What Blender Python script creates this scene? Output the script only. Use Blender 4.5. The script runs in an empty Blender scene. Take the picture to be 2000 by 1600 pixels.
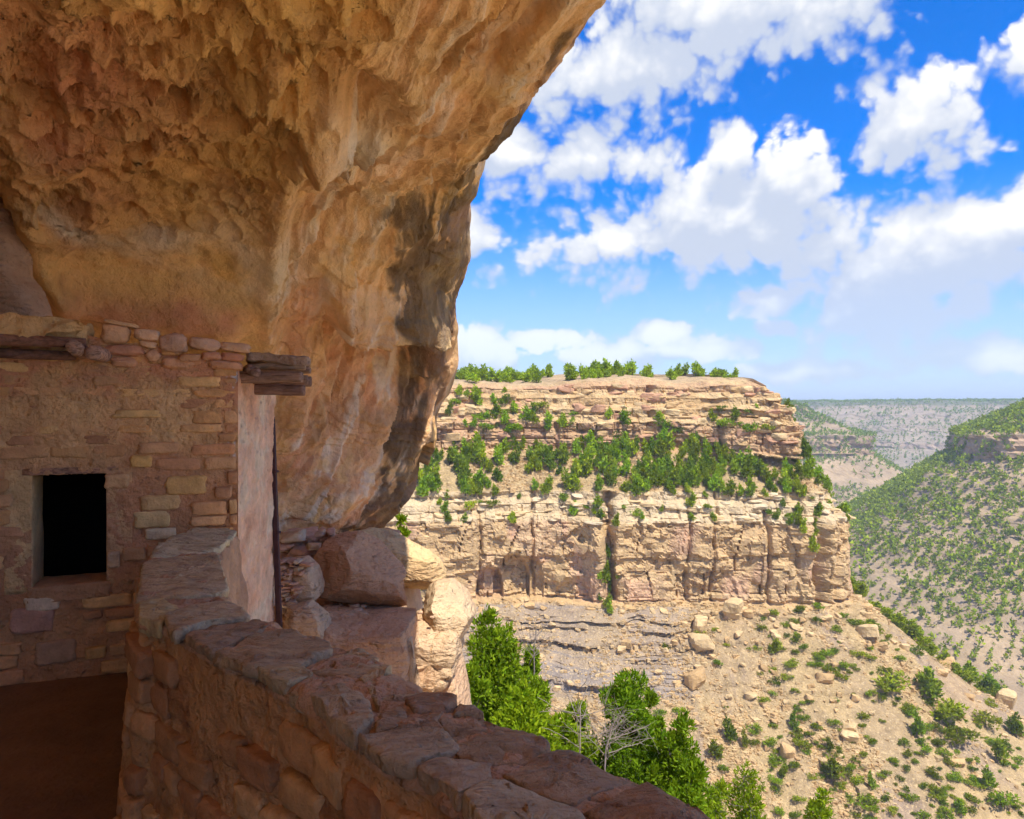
import bpy, math, random
import numpy as np
from mathutils import Vector

SC = bpy.context.scene
COL = SC.collection
rng = np.random.default_rng(7)
random.seed(7)
R = math.radians

# ------------------------------------------------------------------ camera
# eye level is z = 0, the courtyard floor lies 1.65 m below it; the camera looks level along +Y
F = 1400.0            # focal length in photo pixels (photo 2000 x 1600)
cam_d = bpy.data.cameras.new("camera")
cam_d.sensor_width = 36.0
cam_d.lens = 36.0 * F / 2000.0
cam_d.clip_start = 0.05
cam_d.clip_end = 80000.0
cam = bpy.data.objects.new("camera", cam_d)
COL.objects.link(cam)
cam.location = (0, 0, 0)
cam.rotation_euler = (R(90), 0, 0)
SC.camera = cam

# ------------------------------------------------------------------ sun, exposure
SUN = Vector((0.32, -0.52, 1.0)).normalized()
sl = bpy.data.lights.new("sun", 'SUN')
sl.energy = 2.35
sl.angle = R(0.53)
sl.color = (1.0, 0.95, 0.87)
so = bpy.data.objects.new("sun", sl)
COL.objects.link(so)
so.rotation_euler = SUN.to_track_quat('Z', 'Y').to_euler()
so.location = (30, -40, 120)
VS = SC.view_settings
VS.view_transform = 'Standard'
VS.look = 'None'
VS.exposure = 1.66
VS.gamma = 1.0
VS.use_curve_mapping = False
SC.display_settings.display_device = 'sRGB'
cy = SC.cycles
cy.max_bounces = 6
cy.diffuse_bounces = 4
cy.glossy_bounces = 1
cy.transmission_bounces = 3
cy.volume_bounces = 0
cy.transparent_max_bounces = 6
cy.caustics_reflective = False
cy.caustics_refractive = False
cy.use_denoising = True
cy.use_adaptive_sampling = True
cy.adaptive_threshold = 0.03
cy.sample_clamp_indirect = 6.0

# ------------------------------------------------------------------ world: sky + cumulus clouds
W = bpy.data.worlds.new("World")
SC.world = W
W.use_nodes = True
wt = W.node_tree
wt.nodes.clear()

def wn(t, **kw):
    n = wt.nodes.new(t)
    for k, v in kw.items():
        setattr(n, k, v)
    return n

def setin(n, i, v):
    if isinstance(v, bpy.types.NodeSocket):
        wt.links.new(v, n.inputs[i])
    else:
        n.inputs[i].default_value = v

def M(op, a, b=None, c=None, clamp=False):
    n = wn('ShaderNodeMath', operation=op, use_clamp=clamp)
    setin(n, 0, a)
    if b is not None: setin(n, 1, b)
    if c is not None: setin(n, 2, c)
    return n.outputs[0]

def VM(op, a, b=None, c=None):
    n = wn('ShaderNodeVectorMath', operation=op)
    setin(n, 0, a)
    if b is not None: setin(n, 1, b)
    if c is not None: setin(n, 2, c)
    return n

def smooth(x, lo, hi):
    n = wn('ShaderNodeMapRange', interpolation_type='SMOOTHSTEP')
    setin(n, 0, x); setin(n, 1, lo); setin(n, 2, hi); setin(n, 3, 0.0); setin(n, 4, 1.0)
    return n.outputs[0]

def wmix(f, a, b, blend='MIX'):
    n = wn('ShaderNodeMix', data_type='RGBA', blend_type=blend)
    setin(n, 0, f); setin(n, 6, a); setin(n, 7, b)
    return n.outputs[2]

tc = wn('ShaderNodeTexCoord')
sep = wn('ShaderNodeSeparateXYZ')
wt.links.new(tc.outputs['Generated'], sep.inputs[0])
AZ = M('ARCTAN2', sep.outputs[0], sep.outputs[1])
EL = M('ARCSINE', sep.outputs[2])

def azel(px, py):
    a = math.atan((px - 1000) / F)
    return a, math.atan((800 - py) / F * math.cos(a))

CLOUDS = [  # centre and half size of each cumulus, given as the direction seen in the photograph
    (1420, 10, 330, 190), (1210, 130, 300, 160), (1150, 305, 240, 110), (990, 290, 110, 70),
    (1790, 235, 215, 135), (2020, 110, 160, 120), (1428, 285, 75, 80),
    (1180, 480, 270, 110), (1420, 440, 300, 160), (1540, 350, 140, 140), (1860, 500, 340, 150), (1740, 600, 260, 120),
    (930, 690, 105, 62), (1190, 695, 115, 46), (1290, 652, 70, 32), (1060, 660, 100, 30), (1400, 680, 150, 36),
    (1515, 645, 65, 27), (1505, 585, 110, 44), (930, 455, 65, 60), (1880, 690, 260, 50), (1560, 725, 210, 30)]

def density(elev, detail, full=True):
    v = wn('ShaderNodeCombineXYZ')
    setin(v, 0, AZ); setin(v, 1, elev)
    v = v.outputs[0]
    b = None
    for (px, py, rx, ry) in CLOUDS:
        a, e = azel(px, py)
        a2, _ = azel(px + rx, py); a1, _ = azel(px - rx, py)
        _, e2 = azel(px, py - ry); _, e1 = azel(px, py + ry)
        ia, ie = 2 / (a2 - a1), 2 / (e2 - e1)
        q = VM('MULTIPLY_ADD', v, (ia, ie, 0), (-a * ia, -e * ie, 0)).outputs[0]
        l = VM('LENGTH', q).outputs['Value']
        o = M('SUBTRACT', 1.0, l)
        b = o if b is None else M('MAXIMUM', b, o)
    b = M('MAXIMUM', M('ADD', b, 0.08), -0.75)
    # the same cumulus field all round the rest of the sky
    g = wn('ShaderNodeTexNoise', noise_dimensions='2D')
    setin(g, 0, VM('MULTIPLY', v, (1.0, 1.7, 1.0)).outputs[0])
    setin(g, 'Scale', 3.1); setin(g, 'Detail', 1.0)
    gen = M('MULTIPLY_ADD', g.outputs[0], 4.2, -2.05)
    away = smooth(M('ABSOLUTE', AZ), 0.66, 0.85)
    high = smooth(elev, 0.56, 0.72)
    wgen = M('MAXIMUM', away, high)
    gen = M('MULTIPLY_ADD', M('SUBTRACT', 1.0, wgen), -3.0, gen)
    b = M('MAXIMUM', b, M('MINIMUM', gen, 1.0))
    n = wn('ShaderNodeTexNoise', noise_dimensions='2D')
    setin(n, 0, VM('MULTIPLY', v, (1.0, 1.35, 1.0)).outputs[0])
    setin(n, 'Scale', 5.2); setin(n, 'Detail', detail); setin(n, 'Roughness', 0.60); setin(n, 'Distortion', 0.2)
    d = M('MULTIPLY_ADD', M('SUBTRACT', n.outputs[0], 0.5), 1.55, b)
    if full:
        w = wn('ShaderNodeTexVoronoi', voronoi_dimensions='2D', feature='SMOOTH_F1')
        dv = VM('MULTIPLY_ADD', n.outputs['Color'], (0.05, 0.05, 0), v).outputs[0]
        setin(w, 0, dv)
        setin(w, 'Scale', 26.0); setin(w, 'Detail', 2.0); setin(w, 'Smoothness', 0.35)
        d = M('MULTIPLY_ADD', M('SUBTRACT', 0.45, w.outputs['Distance']), 0.62, d)
    return d

D0 = density(EL, 6.5)
D1 = density(M('ADD', EL, 0.048), 2.5, False)
# small clouds near the horizon have softer, hazier edges
lit = smooth(M('SUBTRACT', M('MULTIPLY', D0, 0.62), M('MULTIPLY', D1, 0.92)), -0.30, 0.50)
alpha = smooth(D0, -0.08, M('MULTIPLY_ADD', M('SUBTRACT', 1.0, lit), 0.30, 0.13))
low = smooth(EL, 0.02, 0.22)
alpha = M('MULTIPLY', alpha, M('MULTIPLY_ADD', low, 0.40, 0.57))
sky = wn('ShaderNodeTexSky', sky_type='NISHITA')
sky.sun_disc = False
sky.sun_elevation = math.asin(SUN.z)
sky.sun_rotation = math.atan2(SUN.x, SUN.y)
sky.altitude = 2000
sky.air_density = 1.0
sky.dust_density = 0.6
sky.ozone_density = 2.0
hs = wn('ShaderNodeHueSaturation')
setin(hs, 'Saturation', 2.2); setin(hs, 'Value', 0.62); setin(hs, 'Color', sky.outputs[0])
SKYSTR = 0.12
def wc(r, g, b, k):
    k = k / SKYSTR
    return (r * k, g * k, b * k, 1)
cloud = wmix(lit, wc(0.76, 0.84, 1.0, 0.275), wc(1.0, 0.98, 0.94, 0.385))
deep = wmix(1.0, hs.outputs[0], (0.36, 0.86, 1.18, 1), 'MULTIPLY')
haze_c = wmix(smooth(EL, -0.02, 0.30), wc(0.68, 0.82, 1.0, 0.33), deep)
skyc = wmix(alpha, haze_c, cloud)
bg = wn('ShaderNodeBackground')
setin(bg, 0, skyc); setin(bg, 1, SKYSTR)
wo = wn('ShaderNodeOutputWorld')
wt.links.new(bg.outputs[0], wo.inputs[0])
W.cycles.sampling_method = 'MANUAL'
W.cycles.sample_map_resolution = 512

# ------------------------------------------------------------------ helpers: points, noise, meshes
def P(px, py, Y):
    return np.array([(px - 1000) / F * Y, Y, (800 - py) / F * Y])

def PZ(px, py, z):
    Y = -z * F / (py - 800)
    return np.array([(px - 1000) / F * Y, Y, z])

def topx(V):
    return 1000 + F * V[:, 0] / V[:, 1], 800 - F * V[:, 2] / V[:, 1]

def _h(ix, iy, iz, seed):
    h = (ix.astype(np.int64) * 374761393 + iy.astype(np.int64) * 668265263 + iz.astype(np.int64) * 1440662683 + seed * 974634241) & 0xFFFFFFFF
    h = ((h ^ (h >> 13)) * 1274126177) & 0xFFFFFFFF
    h = ((h ^ (h >> 16)) * 2246822519) & 0xFFFFFFFF
    h = h ^ (h >> 15)
    return (h & 0xFFFFFF) / float(0xFFFFFF)

def hash1(a, b=0, seed=0):
    a = np.asarray(a); b = np.broadcast_to(np.asarray(b), a.shape)
    return _h(a, b, np.zeros_like(a), seed)

def vnoise(x, y, z, seed=0):
    x, y, z = np.broadcast_arrays(np.asarray(x, float), np.asarray(y, float), np.asarray(z, float))
    xi, yi, zi = np.floor(x), np.floor(y), np.floor(z)
    fx, fy, fz = x - xi, y - yi, z - zi
    fx, fy, fz = [f * f * f * (f * (f * 6 - 15) + 10) for f in (fx, fy, fz)]
    xi, yi, zi = xi.astype(np.int64), yi.astype(np.int64), zi.astype(np.int64)
    c = lambda a, b, d: _h(xi + a, yi + b, zi + d, seed)
    l = lambda a, b, t: a + (b - a) * t
    r = l(l(l(c(0,0,0), c(1,0,0), fx), l(c(0,1,0), c(1,1,0), fx), fy),
          l(l(c(0,0,1), c(1,0,1), fx), l(c(0,1,1), c(1,1,1), fx), fy), fz)
    return r * 2 - 1

def fbm(x, y, z, oct=4, seed=0, rough=0.5):
    s = 0; a = 1.0; t = 0
    for i in range(oct):
        s = s + a * vnoise(np.asarray(x) * 2**i, np.asarray(y) * 2**i, np.asarray(z) * 2**i, seed + i * 17)
        t += a; a *= rough
    return s / t

def sstep(x, lo, hi):
    t = np.clip((x - lo) / (hi - lo), 0, 1)
    return t * t * (3 - 2 * t)

def mesh_from(name, V, faces, mats=(), col=None, smooth=True, midx=None):
    """faces: (n,3)/(n,4) int array, or a list of such arrays"""
    V = np.asarray(V, np.float32)
    fl = faces if isinstance(faces, (list, tuple)) else [faces]
    fl = [np.asarray(f, np.int32) for f in fl if len(f)]
    me = bpy.data.meshes.new(name)
    me.vertices.add(len(V)); me.vertices.foreach_set('co', V.ravel())
    loops = np.concatenate([f.ravel() for f in fl])
    tot = np.concatenate([np.full(len(f), f.shape[1], np.int32) for f in fl])
    start = np.concatenate([[0], np.cumsum(tot)[:-1]]).astype(np.int32)
    me.loops.add(len(loops)); me.loops.foreach_set('vertex_index', loops)
    me.polygons.add(len(tot)); me.polygons.foreach_set('loop_start', start)
    if midx is not None: me.polygons.foreach_set('material_index', np.asarray(midx, np.int32))
    me.polygons.foreach_set('use_smooth', np.full(len(tot), bool(smooth)))
    for m in mats: me.materials.append(m)
    if col is not None:
        c = np.ones((len(V), 4), np.float32); c[:, :3] = col
        at = me.attributes.new('Col', 'FLOAT_COLOR', 'POINT')
        at.data.foreach_set('color', c.ravel())
    me.update(calc_edges=True)
    return me

def link(name, me, parent=None, loc=None, color=None):
    o = bpy.data.objects.new(name, me)
    COL.objects.link(o)
    if parent is not None: o.parent = parent
    if loc is not None: o.location = loc
    if color is not None: o.color = (*color, 1.0)
    return o

def tag(o, label, cat=None, group=None, kind=None):
    o['label'] = label
    if cat: o['category'] = cat
    if group: o['group'] = group
    if kind: o['kind'] = kind
    return o

def empty(name, loc=(0, 0, 0)):
    o = bpy.data.objects.new(name, None)
    o.empty_display_size = 0.1
    COL.objects.link(o); o.location = loc
    return o

def grid_faces(nu, nv, wrap_u=False):
    i = np.arange(nu if wrap_u else nu - 1)[:, None]; j = np.arange(nv - 1)[None, :]
    i2 = (i + 1) % nu
    return np.stack([i * nv + j, i2 * nv + j, i2 * nv + j + 1, i * nv + j + 1], -1).reshape(-1, 4)

def grid_normals(G):
    du = np.gradient(G, axis=0); dv = np.gradient(G, axis=1)
    n = np.cross(du, dv)
    return n / (np.linalg.norm(n, axis=-1, keepdims=True) + 1e-12)

def cr_eval(pts, t):
    """Catmull-Rom through pts (k, ...) at parameters t in [0, k-1]"""
    pts = np.asarray(pts, float); k = len(pts)
    i = np.clip(np.floor(t).astype(int), 0, k - 2); f = t - i
    ext = np.concatenate([[2 * pts[0] - pts[1]], pts, [2 * pts[-1] - pts[-2]]])
    p0, p1, p2, p3 = ext[i], ext[i + 1], ext[i + 2], ext[i + 3]
    f = f.reshape(f.shape + (1,) * (pts.ndim - 1))
    return 0.5 * (2 * p1 + (p2 - p0) * f + (2 * p0 - 5 * p1 + 4 * p2 - p3) * f**2 + (3 * p1 - p0 - 3 * p2 + p3) * f**3)

_cube = {}
def cube_sphere(n):
    """cube grid, n cells a side: unit directions in max-norm (cube surface) and quad faces"""
    if n in _cube: return _cube[n]
    pts = {}; V = []; Fq = []
    def vid(p):
        k = tuple(int(round(c * n)) for c in p)
        if k not in pts: pts[k] = len(V); V.append([c * 2.0 / n - 1 for c in k])
        return pts[k]
    for ax in range(3):
        for s in (0, 1):
            for a in range(n):
                for b in range(n):
                    q = []
                    for (da, db) in ((0, 0), (1, 0), (1, 1), (0, 1)):
                        p = [0, 0, 0]; p[ax] = s; p[(ax + 1) % 3] = (a + da) / n; p[(ax + 2) % 3] = (b + db) / n
                        q.append(vid(p))
                    Fq.append(q if s else q[::-1])
    _cube[n] = (np.array(V, float), np.array(Fq, np.int32))
    return _cube[n]

def rock_verts(n, dims, e=4.0, amp=0.12, freq=1.3, seed=0, cuts=0):
    D, Fq = cube_sphere(n)
    p = np.sin(D * math.pi / 4) / math.sin(math.pi / 4)      # even spacing
    nrm = (np.abs(p) ** e).sum(1) ** (1 / e)
    p = p / nrm[:, None]
    r = np.random.default_rng(seed)
    for _ in range(cuts):
        d = r.normal(size=3); d /= np.linalg.norm(d); c = r.uniform(0.62, 0.9)
        s = p @ d; k = s > c
        p[k] -= (s[k] - c)[:, None] * d * 0.85
    o = r.uniform(-50, 50, 3)
    s = 1 + amp * fbm(p[:, 0] * freq + o[0], p[:, 1] * freq + o[1], p[:, 2] * freq + o[2], 3, seed)
    p = p * s[:, None]
    return p * np.asarray(dims) / 2, Fq

# ------------------------------------------------------------------ materials
def material(name, base=(0.4, 0.3, 0.2), src='const', var=0.25, vscale=3.0, tint=None, bumps=((8, 0.02),), rough=0.9,
             speck=0.0, speck_scale=60.0, strata=None, streak=None):
    """rock, earth and wood: colour from an attribute, the object's colour or a constant, broken up by noise; several octaves of bump"""
    m = bpy.data.materials.new(name); m.use_nodes = True
    t = m.node_tree; t.nodes.clear()
    N = t.nodes.new; L = t.links.new
    geo = N('ShaderNodeNewGeometry'); pos = geo.outputs['Position']
    if src == 'attr':
        a = N('ShaderNodeAttribute'); a.attribute_name = 'Col'; c = a.outputs['Color']
    elif src == 'obj':
        a = N('ShaderNodeObjectInfo'); c = a.outputs['Color']
    else:
        a = N('ShaderNodeRGB'); a.outputs[0].default_value = (*base, 1); c = a.outputs[0]
    def mix(f, x, y, blend='MIX'):
        n = N('ShaderNodeMix'); n.data_type = 'RGBA'; n.blend_type = blend
        for i, v in ((0, f), (6, x), (7, y)):
            if isinstance(v, bpy.types.NodeSocket): L(v, n.inputs[i])
            else: n.inputs[i].default_value = v
        return n.outputs[2]
    def noise(sc, det=6, rgh=0.6, vec=None, dist=0.0, ridged=False):
        n = N('ShaderNodeTexNoise')
        if ridged: n.noise_type = 'RIDGED_MULTIFRACTAL'
        n.normalize = not ridged; n.inputs['Scale'].default_value = sc; n.inputs['Detail'].default_value = det
        n.inputs['Roughness'].default_value = rgh; n.inputs['Distortion'].default_value = dist
        L(vec if vec is not None else pos, n.inputs[0]); return n.outputs[0]
    def ramp(x, lo, hi, a=0.0, b=1.0):
        n = N('ShaderNodeMapRange'); L(x, n.inputs[0])
        for i, v in ((1, lo), (2, hi), (3, a), (4, b)): n.inputs[i].default_value = v
        return n.outputs[0]
    g = ramp(noise(vscale, 5, 0.65), 0.25, 0.75, 1 - var, 1 + var)
    cg = N('ShaderNodeCombineColor')
    for i in range(3): L(g, cg.inputs[i])
    c = mix(1.0, c, cg.outputs[0], 'MULTIPLY')
    if tint:
        for (tcol, sc, lo, hi, amt) in tint:
            c = mix(ramp(noise(sc, 3, 0.6), lo, hi, 0, amt), c, (*tcol, 1))
    if streak:
        (scol, vec3, sc, lo, hi, amt) = streak
        mp = N('ShaderNodeVectorMath'); mp.operation = 'MULTIPLY'; L(pos, mp.inputs[0]); mp.inputs[1].default_value = vec3
        c = mix(ramp(noise(sc, 5, 0.6, mp.outputs[0]), lo, hi, 0, amt), c, (*scol, 1))
    if speck:
        c = mix(ramp(noise(speck_scale, 3, 0.7), 0.56, 0.70, 0, speck), c, mix(1.0, c, (0.35, 0.32, 0.30, 1), 'MULTIPLY'))
    bs = N('ShaderNodeBsdfPrincipled')
    L(c, bs.inputs['Base Color']); bs.inputs['Roughness'].default_value = rough
    bs.inputs['Specular IOR Level'].default_value = 0.15
    prev = None
    for bsp in bumps:
        sc, dist = bsp[0], bsp[1]
        vec = None
        if len(bsp) > 3 and bsp[3] is not None:            # grain drawn out along a direction
            dv = Vector(bsp[3]).normalized(); a1 = dv.orthogonal().normalized(); a2 = dv.cross(a1)
            cb = N('ShaderNodeCombineXYZ')
            for ii, (ax_, kk) in enumerate(((a1, 1.0), (a2, 1.0), (dv, bsp[2]))):
                dn = N('ShaderNodeVectorMath'); dn.operation = 'DOT_PRODUCT'; L(pos, dn.inputs[0]); dn.inputs[1].default_value = ax_ * kk
                L(dn.outputs['Value'], cb.inputs[ii])
            vec = cb.outputs[0]
        elif len(bsp) > 2 and bsp[2] is not None:
            mp = N('ShaderNodeVectorMath'); mp.operation = 'MULTIPLY'; L(pos, mp.inputs[0]); mp.inputs[1].default_value = bsp[2]
            vec = mp.outputs[0]
        b = N('ShaderNodeBump'); b.inputs['Strength'].default_value = 1.0; b.inputs['Distance'].default_value = dist
        if len(bsp) > 4 and bsp[4] == 'pits':
            vo = N('ShaderNodeTexVoronoi'); vo.feature = 'SMOOTH_F1'; vo.inputs['Scale'].default_value = sc; vo.inputs['Smoothness'].default_value = .4
            nv = N('ShaderNodeTexNoise'); nv.inputs['Scale'].default_value = sc * .8; L(pos, nv.inputs[0])
            mv = N('ShaderNodeVectorMath'); mv.operation = 'MULTIPLY_ADD'; L(nv.outputs['Color'], mv.inputs[0]); mv.inputs[1].default_value = (.5 / sc, .5 / sc, .5 / sc); L(pos, mv.inputs[2])
            L(mv.outputs[0], vo.inputs[0]); L(vo.outputs['Distance'], b.inputs['Height'])
        else:
            L(noise(sc, 3.5, 0.62, vec, ridged=len(bsp) > 4 and bsp[4] == 'ridged'), b.inputs['Height'])
        if len(bsp) > 5:
            am = N('ShaderNodeAttribute'); am.attribute_name = bsp[5]; L(am.outputs['Fac'], b.inputs['Strength'])
        if prev is not None: L(prev, b.inputs['Normal'])
        prev = b.outputs[0]
    if prev is not None: L(prev, bs.inputs['Normal'])
    out = N('ShaderNodeOutputMaterial'); L(bs.outputs[0], out.inputs[0])
    return m

def leaf_material(name, trans=0.35):
    m = bpy.data.materials.new(name); m.use_nodes = True
    t = m.node_tree; t.nodes.clear(); N = t.nodes.new; L = t.links.new
    a = N('ShaderNodeAttribute'); a.attribute_name = 'Col'
    oi = N('ShaderNodeObjectInfo')
    mx = N('ShaderNodeMix'); mx.data_type = 'RGBA'; mx.blend_type = 'MULTIPLY'; mx.inputs[0].default_value = 1.0
    L(a.outputs['Color'], mx.inputs[6]); L(oi.outputs['Color'], mx.inputs[7])
    d = N('ShaderNodeBsdfDiffuse'); L(mx.outputs[2], d.inputs[0])
    tr = N('ShaderNodeBsdfTranslucent')
    m2 = N('ShaderNodeMix'); m2.data_type = 'RGBA'; m2.blend_type = 'MULTIPLY'; m2.inputs[0].default_value = 1.0
    L(mx.outputs[2], m2.inputs[6]); m2.inputs[7].default_value = (1.3, 1.25, 0.6, 1)
    L(m2.outputs[2], tr.inputs[0])
    s = N('ShaderNodeMixShader'); s.inputs[0].default_value = trans
    L(d.outputs[0], s.inputs[1]); L(tr.outputs[0], s.inputs[2])
    o = N('ShaderNodeOutputMaterial'); L(s.outputs[0], o.inputs[0])
    return m

MAT = {}
MAT['cliff'] = material('alcove_sandstone', src='attr', var=0.30, vscale=2.2, speck=0.22, speck_scale=22,
                        tint=(((0.62, 0.32, 0.18), 0.9, 0.52, 0.75, 0.3), ((0.74, 0.50, 0.20), 1.4, 0.52, 0.72, 0.4)),
                        bumps=((2.2, 0.03, .15, (-.55, .31, -.78), 'ridged', 'face'), (8.0, 0.020, .16, (-.55, .31, -.78), 'ridged', 'face'), (5.5, .06, None, None, 'pits', 'vault'),
                               (14.0, .018, None, None, 'pits', 'vault'), (12.0, 0.04), (50.0, 0.014)))
MAT['mesa'] = material('mesa_sandstone', src='attr', var=0.30, vscale=0.35, speck=0.28, speck_scale=1.1,
                       tint=(((0.55, 0.40, 0.21), 1.7, 0.56, 0.64, 0.7),),
                       bumps=((0.8, 0.5), (0.5, 0.25, (0.25, 0.25, 3.0)), (2.2, 0.35)))
MAT['far'] = material('far_canyon_rock', src='attr', var=0.25, vscale=0.05, speck=0.25, speck_scale=0.25, bumps=((0.15, 2.0),))
MAT['mortar'] = material('mud_mortar', src='attr', var=0.28, vscale=6, speck=0.25, speck_scale=50, bumps=((14, 0.03), (22, .014, None, None, 'ridged'), (60, 0.012), (160, 0.003)))
MAT['stone'] = material('wall_sandstone', src='obj', var=0.28, vscale=9, speck=0.25, speck_scale=70,
                        tint=(((0.46, 0.23, 0.105), 7, 0.52, 0.72, 0.4),), bumps=((18, 0.014), (70, 0.005), (200, 0.0015)))
MAT['cap'] = material('cap_sandstone', src='obj', var=0.30, vscale=6, speck=0.35, speck_scale=45,
                      tint=(((0.42, 0.30, 0.21), 9, 0.55, 0.72, 0.45),), streak=((0.20, 0.12, 0.075), (1.0, 3.5, 1.0), 7, 0.50, 0.68, 0.5),
                      bumps=((9, 0.012), (16, .018, (1, 3, 1), None, 'ridged'), (45, 0.010), (140, 0.004), (320, 0.0015)))
MAT['boulder'] = material('fallen_sandstone', src='obj', var=0.22, vscale=2.0, speck=0.3, speck_scale=26,
                          tint=(((0.52, 0.28, 0.15), 1.7, 0.45, 0.7, 0.5),), bumps=((3, 0.09), (5, .05, (1, 1, 4)), (6, .03, (1, 1, 3), None, 'ridged'), (18, 0.03), (70, 0.010)))
MAT['talus'] = material('talus_rock', src='obj', var=0.2, vscale=0.5, bumps=((1.2, 0.3),))
MAT['wood'] = material('weathered_wood', src='obj', var=0.35, vscale=8, streak=((0.10, 0.05, 0.03), (2.0, 26.0, 26.0), 2.5, 0.45, 0.65, 0.75),
                       bumps=((2.5, 0.02, (2.0, 26.0, 26.0)), (60, 0.003)))
MAT['steel'] = material('rusty_steel', base=(0.075, 0.036, 0.034), var=0.35, vscale=20, bumps=((60, 0.001),), rough=0.6)
MAT['floor'] = material('packed_earth', base=(0.20, 0.105, 0.052), var=0.25, vscale=2.5, speck=0.2, speck_scale=30, bumps=((6, 0.02), (40, 0.005)))
MAT['dark'] = material('room_black', base=(0.018, 0.012, 0.009), var=0.2, vscale=3)  # near-black base colour for the room behind the doorway
MAT['bark'] = material('juniper_bark', src='obj', var=0.3, vscale=4, bumps=((12, 0.02),))
MAT['slope'] = material('dusty_slope', src='attr', var=0.22, vscale=0.5, speck=0.3, speck_scale=3, bumps=((1.2, 0.2), (6, 0.04)))
MAT['leaf'] = leaf_material('juniper_foliage')
MAT['farleaf'] = leaf_material('pinyon_foliage', 0.3)

# ================================================================== ALCOVE: the overhanging cliff
v3 = lambda *a: np.array(a, float)
lip = [v3(3.0, -5, 2.6), v3(1.5, 1.2, 2.75), P(1150, -5, 4.2), P(1043, 165, 5.2), P(926, 318, 6.8), P(890, 500, 8.6),
       P(866, 615, 9.6), P(868, 760, 10.4), P(828, 900, 10.6), P(745, 1012, 10.6), P(680, 1050, 10.6), v3(-2.4, 10.6, -3.6)]
inner = {
    1: [v3(1.6, -5, 2.4), v3(0.8, 1.1, 2.55), P(1000, 0, 3.9), P(900, 190, 4.9), P(825, 350, 6.4), P(790, 530, 8.1), P(775, 640, 8.9), P(770, 770, 9.7), P(740, 900, 9.9), P(680, 1000, 10), P(640, 1050, 10), v3(-2.6, 10, -3.6)],
    2: [v3(1.1, -5, 2.3), v3(0.4, 1.0, 2.4), P(870, 0, 3.6), P(740, 210, 4.7), P(680, 370, 6.0), P(640, 540, 7.5), P(640, 660, 8.4), P(640, 780, 9.0), P(630, 900, 9.2), P(600, 1000, 9.3), P(590, 1050, 9.3), v3(-2.8, 9.3, -3.6)],
    3: [v3(0.5, -5, 2.2), v3(0.0, 1.0, 2.3), P(760, 0, 3.45), P(620, 210, 4.5), P(560, 380, 5.7), P(530, 550, 7.0), P(518, 670, 7.9), P(515, 790, 8.4), P(512, 900, 8.6), P(508, 1000, 8.7), P(508, 1050, 8.7), v3(-3.0, 8.8, -3.6)],
    4: [v3(-0.7, -5, 2.0), v3(-0.9, 1.0, 2.15), P(500, 0, 3.3), P(420, 210, 4.5), P(400, 370, 5.7), P(390, 520, 6.8), P(400, 655, 7.3), P(410, 668, 8.6), P(420, 780, 8.8), P(420, 900, 8.8), P(420, 1050, 8.8), v3(-3.4, 8.9, -3.6)],
    5: [v3(-1.8, -5, 1.8), v3(-1.8, 1.0, 2.0), P(200, 0, 3.25), P(180, 220, 4.4), P(170, 380, 5.5), P(160, 520, 6.4), P(180, 622, 6.8), P(190, 630, 8.0), P(200, 760, 8.4), P(200, 900, 8.4), P(200, 1050, 8.4), v3(-3.9, 8.5, -3.6)],
    6: [v3(-2.8, -5, 1.4), v3(-2.7, 1.0, 1.7), P(-100, 0, 3.2), P(-60, 240, 4.3), P(18, 385, 5.3), P(48, 490, 6.0), P(108, 590, 6.5), P(112, 612, 7.5), P(100, 760, 8.0), P(100, 900, 8.0), P(100, 1050, 8.0), v3(-4.2, 8.2, -3.6)],
    7: [v3(-3.6, -5, 0.3), v3(-3.9, 1.0, 0.6), v3(-3.9, 3.2, 0.9), v3(-4.6, 5.4, 1.5), P(-60, 345, 7.4), P(10, 432, 8.2), P(70, 540, 8.8), P(80, 640, 9.2), v3(-4.2, 9, -0.5), v3(-4.2, 9, -1.2), v3(-4.2, 9, -1.9), v3(-4.3, 9, -3.6)],
    8: [v3(-3.8, -5, -1.9), v3(-4.3, 1.0, -1.9), v3(-4.4, 3.0, -1.9), v3(-5.2, 5.5, -1.9), v3(-6.5, 7.8, -1.9), v3(-6.6, 8.8, -1.9), v3(-6.4, 9.4, -1.9), v3(-6.0, 9.6, -1.9), v3(-4.6, 9.5, -2.2), v3(-4.6, 9.5, -2.6), v3(-4.6, 9.5, -3.0), v3(-4.6, 9.5, -3.8)]}
o1, o2, o3, o4 = [], [], [], []
for i, p in enumerate(lip):
    if i < 2:    a, b, c, d = v3(.25, 0, 1.2), v3(-.5, 0, 5), v3(-6, 0, 12), v3(-40, 0, 14)
    elif i < 4:  a, b, c, d = v3(.10, .6, 1.2), v3(-.9, 2, 5), v3(-7, 4, 12), v3(-40, 6, 14)
    elif i < 5:  a, b, c, d = v3(0, .9, 1.0), v3(-1.5, 4, 4.5), v3(-8, 7, 12), v3(-40, 9, 14)
    elif i < 8:  a, b, c, d = v3(-.15, 1.2, .5), v3(-2.2, 5, 4), v3(-10, 9, 12), v3(-40, 12, 15)
    else:        a, b, c, d = v3(-.6, 1.2, .1), v3(-3.5, 4.5, .8), v3(-12, 8, 8), v3(-40, 12, 14)
    o1.append(p + a); o2.append(p + b); o3.append(p + c); o4.append(p + d)
NET = np.array([o4, o3, o2, o1, lip] + [inner[k] for k in range(1, 9)])     # [curve, station, xyz]
tcol = np.concatenate([np.linspace(0, 3.0, 30, endpoint=False), np.linspace(3.0, 3.8, 40, endpoint=False),
                       np.linspace(3.8, 10.4, 490, endpoint=False), np.linspace(10.4, 12, 40)])
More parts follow.
